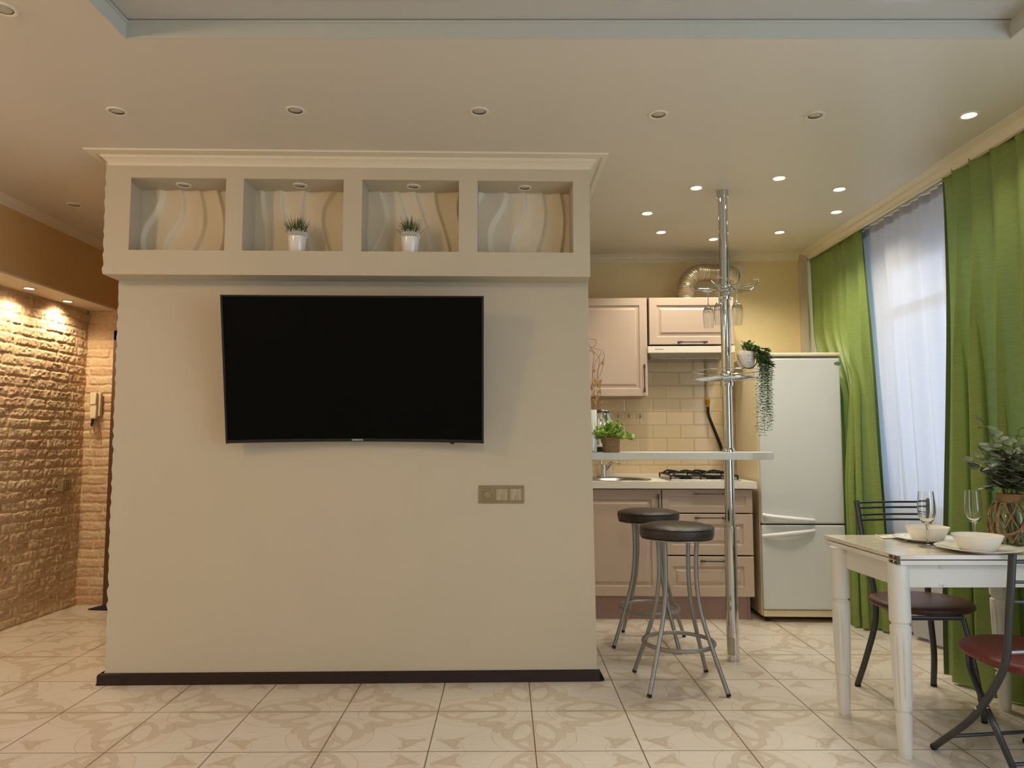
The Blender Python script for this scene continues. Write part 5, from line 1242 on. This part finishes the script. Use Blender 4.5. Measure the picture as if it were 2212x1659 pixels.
# ---- table setting
def plate(name, label, c, R, H=.018):
    s = R/.15; t = thing(name, label, 'plate', (c[0], c[1], TT+.0006), 'white dinner plates')
    mb = MB(); mb.shell([(0, .0), (.085*s, 0), (.090*s, .003), (.120*s, .011), (.150*s, H-.001), (.1505*s, H), (.149*s, H+.0008), (.120*s, .0145), (.094*s, .0075), (.088*s, .0045), (0, .0040)], 64, (c[0], c[1], TT+.0006)); build(mb, 'plate_body', M_PORC, t, smooth=50); return t
def bowl(label, c, R, zb_):
    t = thing('bowl', label, 'bowl', (c[0], c[1], zb_), 'white bowls')
    s = R/.0875; mb = MB(); mb.shell([(0, .001), (.056*s, .0), (.060*s, .0015*s), (.066*s, .010*s), (.077*s, .034*s), (.0875*s, .056*s), (.0878*s, .0575*s), (.0862*s, .058*s), (.0755*s, .036*s), (.064*s, .013*s), (.056*s, .006*s), (0, .005*s)], 64, (c[0], c[1], zb_)); build(mb, 'bowl_body', M_PORC, t, smooth=50)
p2c = ((2101.5-1106)/FPX*2.885*1.0, 2.895); p1c = (1.808, 3.185)
zr2 = PY(2101, 1178, 2.9)
plate('dinner_plate', 'white plate under the nearer bowl at the front of the table', p2c, .152); bowl('nearer white bowl on its plate at the front of the table', p2c, .090, TT+.0065)
plate('dinner_plate', 'white plate under the farther bowl, behind the wine glass', p1c, .137); bowl('farther white bowl on its plate behind the wine glass', p1c, .087, TT+.0065)
g1 = (1.712, 3.015); g2 = (1.945, 3.075)
flute('wine_glass', 'tall stemmed glass on the table left of the bowls', (g1[0], g1[1], TT+.0008), 'stemmed glasses on the table', True, .228, .0325)
flute('wine_glass', 'tall stemmed glass behind the nearer bowl, in front of the green curtain', (g2[0], g2[1], TT+.0008), 'stemmed glasses on the table', True, .228, .0325)
def napkin(label, corners, zz_):
    a, b, c_, d_ = [PZ(p[0], p[1], TT+.004) for p in corners]
    def f(u, v): p = a.lerp(b, u).lerp(d_.lerp(c_, u), v); return (p.x, p.y, TT+zz_+.0015*math.sin(u*7)*math.sin(v*3)+.0015)
    mb = MB(); mb.grid(f, 16, 8); o = build(mb, 'napkin', M_LINEN, solid=.003, origin=(a.x, a.y, TT)); tag(o, label, 'napkin', 'folded napkins'); return o
napkin('folded cream napkin under the fork, left of the glass', ((1891, 1154.5), (1938, 1154), (1976, 1162), (1906, 1162.5)), .0018)
napkin('folded cream napkin at the right edge of the photo beside the nearer plate', ((2186, 1183), (2232, 1178), (2262, 1184), (2212, 1191)), .0018)
def fork(a, b, label):
    a, b = PZ(*a, TT+.010), PZ(*b, TT+.010); dd_ = (b-a); L = dd_.length; dd_.normalize(); s = Vector((-dd_.y, dd_.x, 0)); z0_ = TT+.0075
    t = thing('fork', label, 'fork', (a.x, a.y, z0_))
    def P(u, v, h): p = a+dd_*(u*L)+s*v; return Vector((p.x, p.y, z0_+h))
    mb = MB(); vs = []; pr = [(0, .005, .001), (.1, .0065, .0015), (.35, .0035, .004), (.62, .003, .009), (.70, .007, .007), (.76, .011, .004)]
    for u, w, h in pr: vs += [P(u, -w, h), P(u, w, h)]
    mb.add(vs, [(2*i, 2*i+2, 2*i+3, 2*i+1) for i in range(len(pr)-1)]); build(mb, 'fork_handle', M_CHROME, t, solid=.0018)
    mb = MB()
    for k in range(4):
        v = -.0095+.0063*k; mb.tube([P(.75, v, .004), P(.88, v, .002), P(1.0, v, .006)], .0014, 6)
    build(mb, 'tines', M_CHROME, t)
fork((1895, 1154), (1957, 1158), 'steel fork lying across the folded napkin left of the glass')
# ---- vase with jute net and eucalyptus
def vase():
    cx, cy = 2.122, 3.10; c = (cx, cy, TT+.001); R = .084; H = .212
    t = thing('glass_vase', 'clear glass vase in a knotted jute net on the table, filled with eucalyptus', 'vase', c)
    prof = [(.0, 0), (.066, 0), (.074, .005), (.080, .03), (.084, .075), (.080, .125), (.066, .160), (.052, .178), (.050, H-.004), (.052, H), (.0485, H), (.047, .178), (.062, .158), (.076, .123), (.080, .075), (.076, .032), (.070, .009), (0, .006)]
    mb = MB(); mb.shell(prof, 48, c); build(mb, 'glass_jar', M_GLASS, t, smooth=60)
    def rad(z):
        pr = prof[1:10]
        for a, b in zip(pr[:-1], pr[1:]):
            if a[1] <= z <= b[1]: return a[0]+(b[0]-a[0])*(z-a[1])/(b[1]-a[1]+1e-9)
        return .05
    mb = MB()
    for k in range(6):
        z = H-.034+.0058*k; mb.tube([(cx+.0535*math.cos(q*PI/16), cy+.0535*math.sin(q*PI/16), c[2]+z) for q in range(32)], .0034, 6, closed=True)
    nk = 10
    for s in (-1, 1):
        for k in range(nk):
            pts = []
            for i in range(19):
                u = i/18; z = .172-.160*u; saw = abs(((u*3) % 2)-1); a = 2*PI*k/nk+s*(1-saw)*PI/nk*1.0
                pts.append((cx+(rad(z)+.0045)*math.cos(a), cy+(rad(z)+.0045)*math.sin(a), c[2]+z))
            mb.tube(pts, .0033, 6)
    for k in range(nk):
        for z in (.118, .012, .172):
            a = 2*PI*k/nk+(PI/nk if z == .118 else 0)
            for sg in ((1, -1) if False else (1,)): mb.lathe([(0, -.007), (.006, -.003), (.0065, .003), (0, .007)], 8, (cx+(rad(z)+.006)*math.cos(a), cy+(rad(z)+.006)*math.sin(a), c[2]+z))
    # drooping rope loop on the left
    lp = [(-.052, -.02, .165), (-.078, -.035, .135), (-.090, -.04, .09), (-.087, -.045, .05), (-.068, -.062, .045), (-.040, -.080, .058), (-.008, -.090, .085), (.02, -.086, .12), (.022, -.070, .158), (.012, -.056, .18)]
    mb.tube(smooth_path([(cx+a, cy+b, c[2]+z) for a, b, z in lp], 6), .0058, 8)
    build(mb, 'jute_net', M_ROPE, t, smooth=50)
    mb = MB(); mb.box(cx-.002, cy-.063, c[2]+.165, cx+.010, cy-.058, c[2]+.185); mb.tube([(cx, cy-.0605, c[2]+.185), (cx+.004, cy-.0605, c[2]+.196), (cx+.008, cy-.0605, c[2]+.185)], .0012, 6); build(mb, 'padlock_charm', M_CHROME, t)
    st = MB(); lv = MB(); rs = random.Random(17); base = Vector((cx, cy, c[2]+.10)); neck = Vector((cx, cy, c[2]+H))
    tips = [(2119, 904), (2112, 962), (2100, 997), (2128, 1056), (2158, 950), (2202, 926), (2190, 958), (2150, 985), (2212, 985), (2230, 950), (2240, 1000), (2175, 1010), (2205, 1020), (2135, 1010), (2165, 960), (2225, 1040)]
    for i, (px, py) in enumerate(tips):
        e = PY(px, py, cy+rs.uniform(-.06, .05)); a = rs.uniform(0, 2*PI); nk_ = neck+Vector((math.cos(a)*.025, math.sin(a)*.025, 0))
        P_ = smooth_path([base+Vector((math.cos(a+2)*.03, math.sin(a+2)*.03, -.06)), nk_, nk_.lerp(e, .5)+Vector((0, 0, .02)), e], 7); st.tube(P_, .0013, 5)
        Ls = P_[9:]; m = max(1, len(Ls)//7)
        for k, p in enumerate(Ls[::2]):
            ln = (P_[-1]-nk_).normalized()
            for s in (-1, 1):
                aa = rs.uniform(0, 2*PI); ax = Vector((math.cos(aa), math.sin(aa)*.8, rs.uniform(-.1, .5)))*s; ax.z = abs(ax.z)*rs.choice((1, 1, -.3)); sz = .066*(1-.40*k/max(1, len(Ls)/2))*rs.uniform(.75, 1.1)
                lv.leaf(p+ax.normalized()*.003, ax, Vector((rs.uniform(-.5, .5), -rs.uniform(0, .8), 1)), sz, sz*.86, rs.uniform(-.2, .35), True)
    build(st, 'eucalyptus_stems', M_STEM, t); build(lv, 'eucalyptus_foliage', M_EUC, t)
vase()
# ================================================================= CURTAINS
def lerp2(P, s):
    n = len(P)-1; i = min(int(s*n), n-1); f_ = s*n-i; return [P[i][k]+(P[i+1][k]-P[i][k])*f_ for k in (0, 1)]
def sm(t): t = max(0, min(1, t)); return t*t*(3-2*t)
def curtain(name, label, top, bot, z1, z0, folds, amp, mat_, nu, nv, group=None, tx=None, ty=None, seed=0, kindcat='curtain', sharp=.0, hem=None, zvar=None):
    rs = random.Random(seed); ph = [rs.uniform(0, 6.28) for _ in range(6)]
    def f(s, t):
        a, b = lerp2(top, s), lerp2(bot, s); kx, ky = (tx(t)*(1-s*s)+t*s*s if tx else t), (ty(t)*(1-s*s)+t*s*s if ty else t)
        x = a[0]+(b[0]-a[0])*kx; y = a[1]+(b[1]-a[1])*ky
        w = s+.012*math.sin(6*s+ph[0]+t*1.2)+.010*t*math.sin(11*s+ph[1])
        q = 2*PI*folds*w
        am = amp*(.45+.75*sm(t*2.2))*(1+.35*math.sin(5.1*s+ph[2]))
        ww = math.sin(q)+.25*math.sin(2*q+ph[3]+t)+.22*math.sin(q*.37+ph[4]+t*1.6)
        pin = (.012*math.sin(q*2.0+ph[5]))*max(0, 1-t*14)
        z = z1+((z0+(zvar(s) if zvar else 0))-z1)*t
        return (x+am*ww*.8+pin, y+am*.8*math.cos(q+.5)*(.4+t), z)
    mb = MB(); mb.grid(f, nu, nv)
    o0 = f(.5, 1); t = thing(name, label, kindcat, (o0[0], o0[1], z0 if z0 > 0.03 else 0), group)
    build(mb, 'fabric', mat_, t, smooth=180)
    if hem:
        for s0, s1 in hem:
            mb = MB(); mb.grid(lambda u, v: tuple(Vector(f(s0+(s1-s0)*u, v))+Vector((-.0015, 0, 0))), 3, nv); build(mb, 'side_hem', M_HEM, t, smooth=180)
    mb = MB(); mb.grid(lambda u, v: tuple(Vector(f(u, v*.02))+Vector((-.002, 0, 0))), nu, 1); build(mb, 'heading_tape', mat_, t, smooth=180)
    return t
zt4 = CZ-.02
curtain('green_curtain', 'left green satin curtain hanging beside and behind the fridge', [(2.285, 5.46), (2.30, 5.28), (2.305, 5.10), (2.31, 4.92), (2.31, 4.69)],
        [(2.335, 5.26), (2.335, 4.97), (2.21, 4.78), (2.25, 4.70), (2.39, 4.60)], zt4, .012, 6.0, .028, M_GREEN, 240, 60, 'green curtains', tx=lambda t: sm((t-.34)/.35), ty=lambda t: sm((t-.22)/.22), seed=4, hem=[(.992, 1.0)])
curtain('green_curtain', 'right green satin curtain filling the right edge of the photo behind the table', [(2.275, 3.71), (2.29, 3.4), (2.30, 3.0), (2.31, 2.35)],
        [(2.20, 3.72), (2.30, 3.45), (2.36, 3.05), (2.38, 2.35)], zt4, .012, 7.0, .042, M_GREEN, 260, 60, 'green curtains', tx=lambda t: sm((t-.2)/.8), seed=9, hem=[(0, .006)])
curtain('sheer_curtain', 'white sheer voile curtain over the window between the two green curtains', [(2.37, 5.3), (2.37, 4.4), (2.38, 3.4), (2.385, 2.4)],
        [(2.455, 5.25), (2.455, 4.4), (2.46, 3.4), (2.46, 2.4)], zt4, .02, 16, .026, M_SHEER, 420, 50, seed=3)
mb = MB(); mb.box(2.285, 2.3, zt4+.002, 2.315, 5.45, CZ-.001); mb.box(2.355, 2.3, zt4+.002, 2.385, 5.45, CZ-.001)
o = build(mb, 'curtain_track', M_TRIMW, origin=(2.36, 3.9, zt4)); tag(o, 'white double curtain track behind the long moulding', 'curtain track')
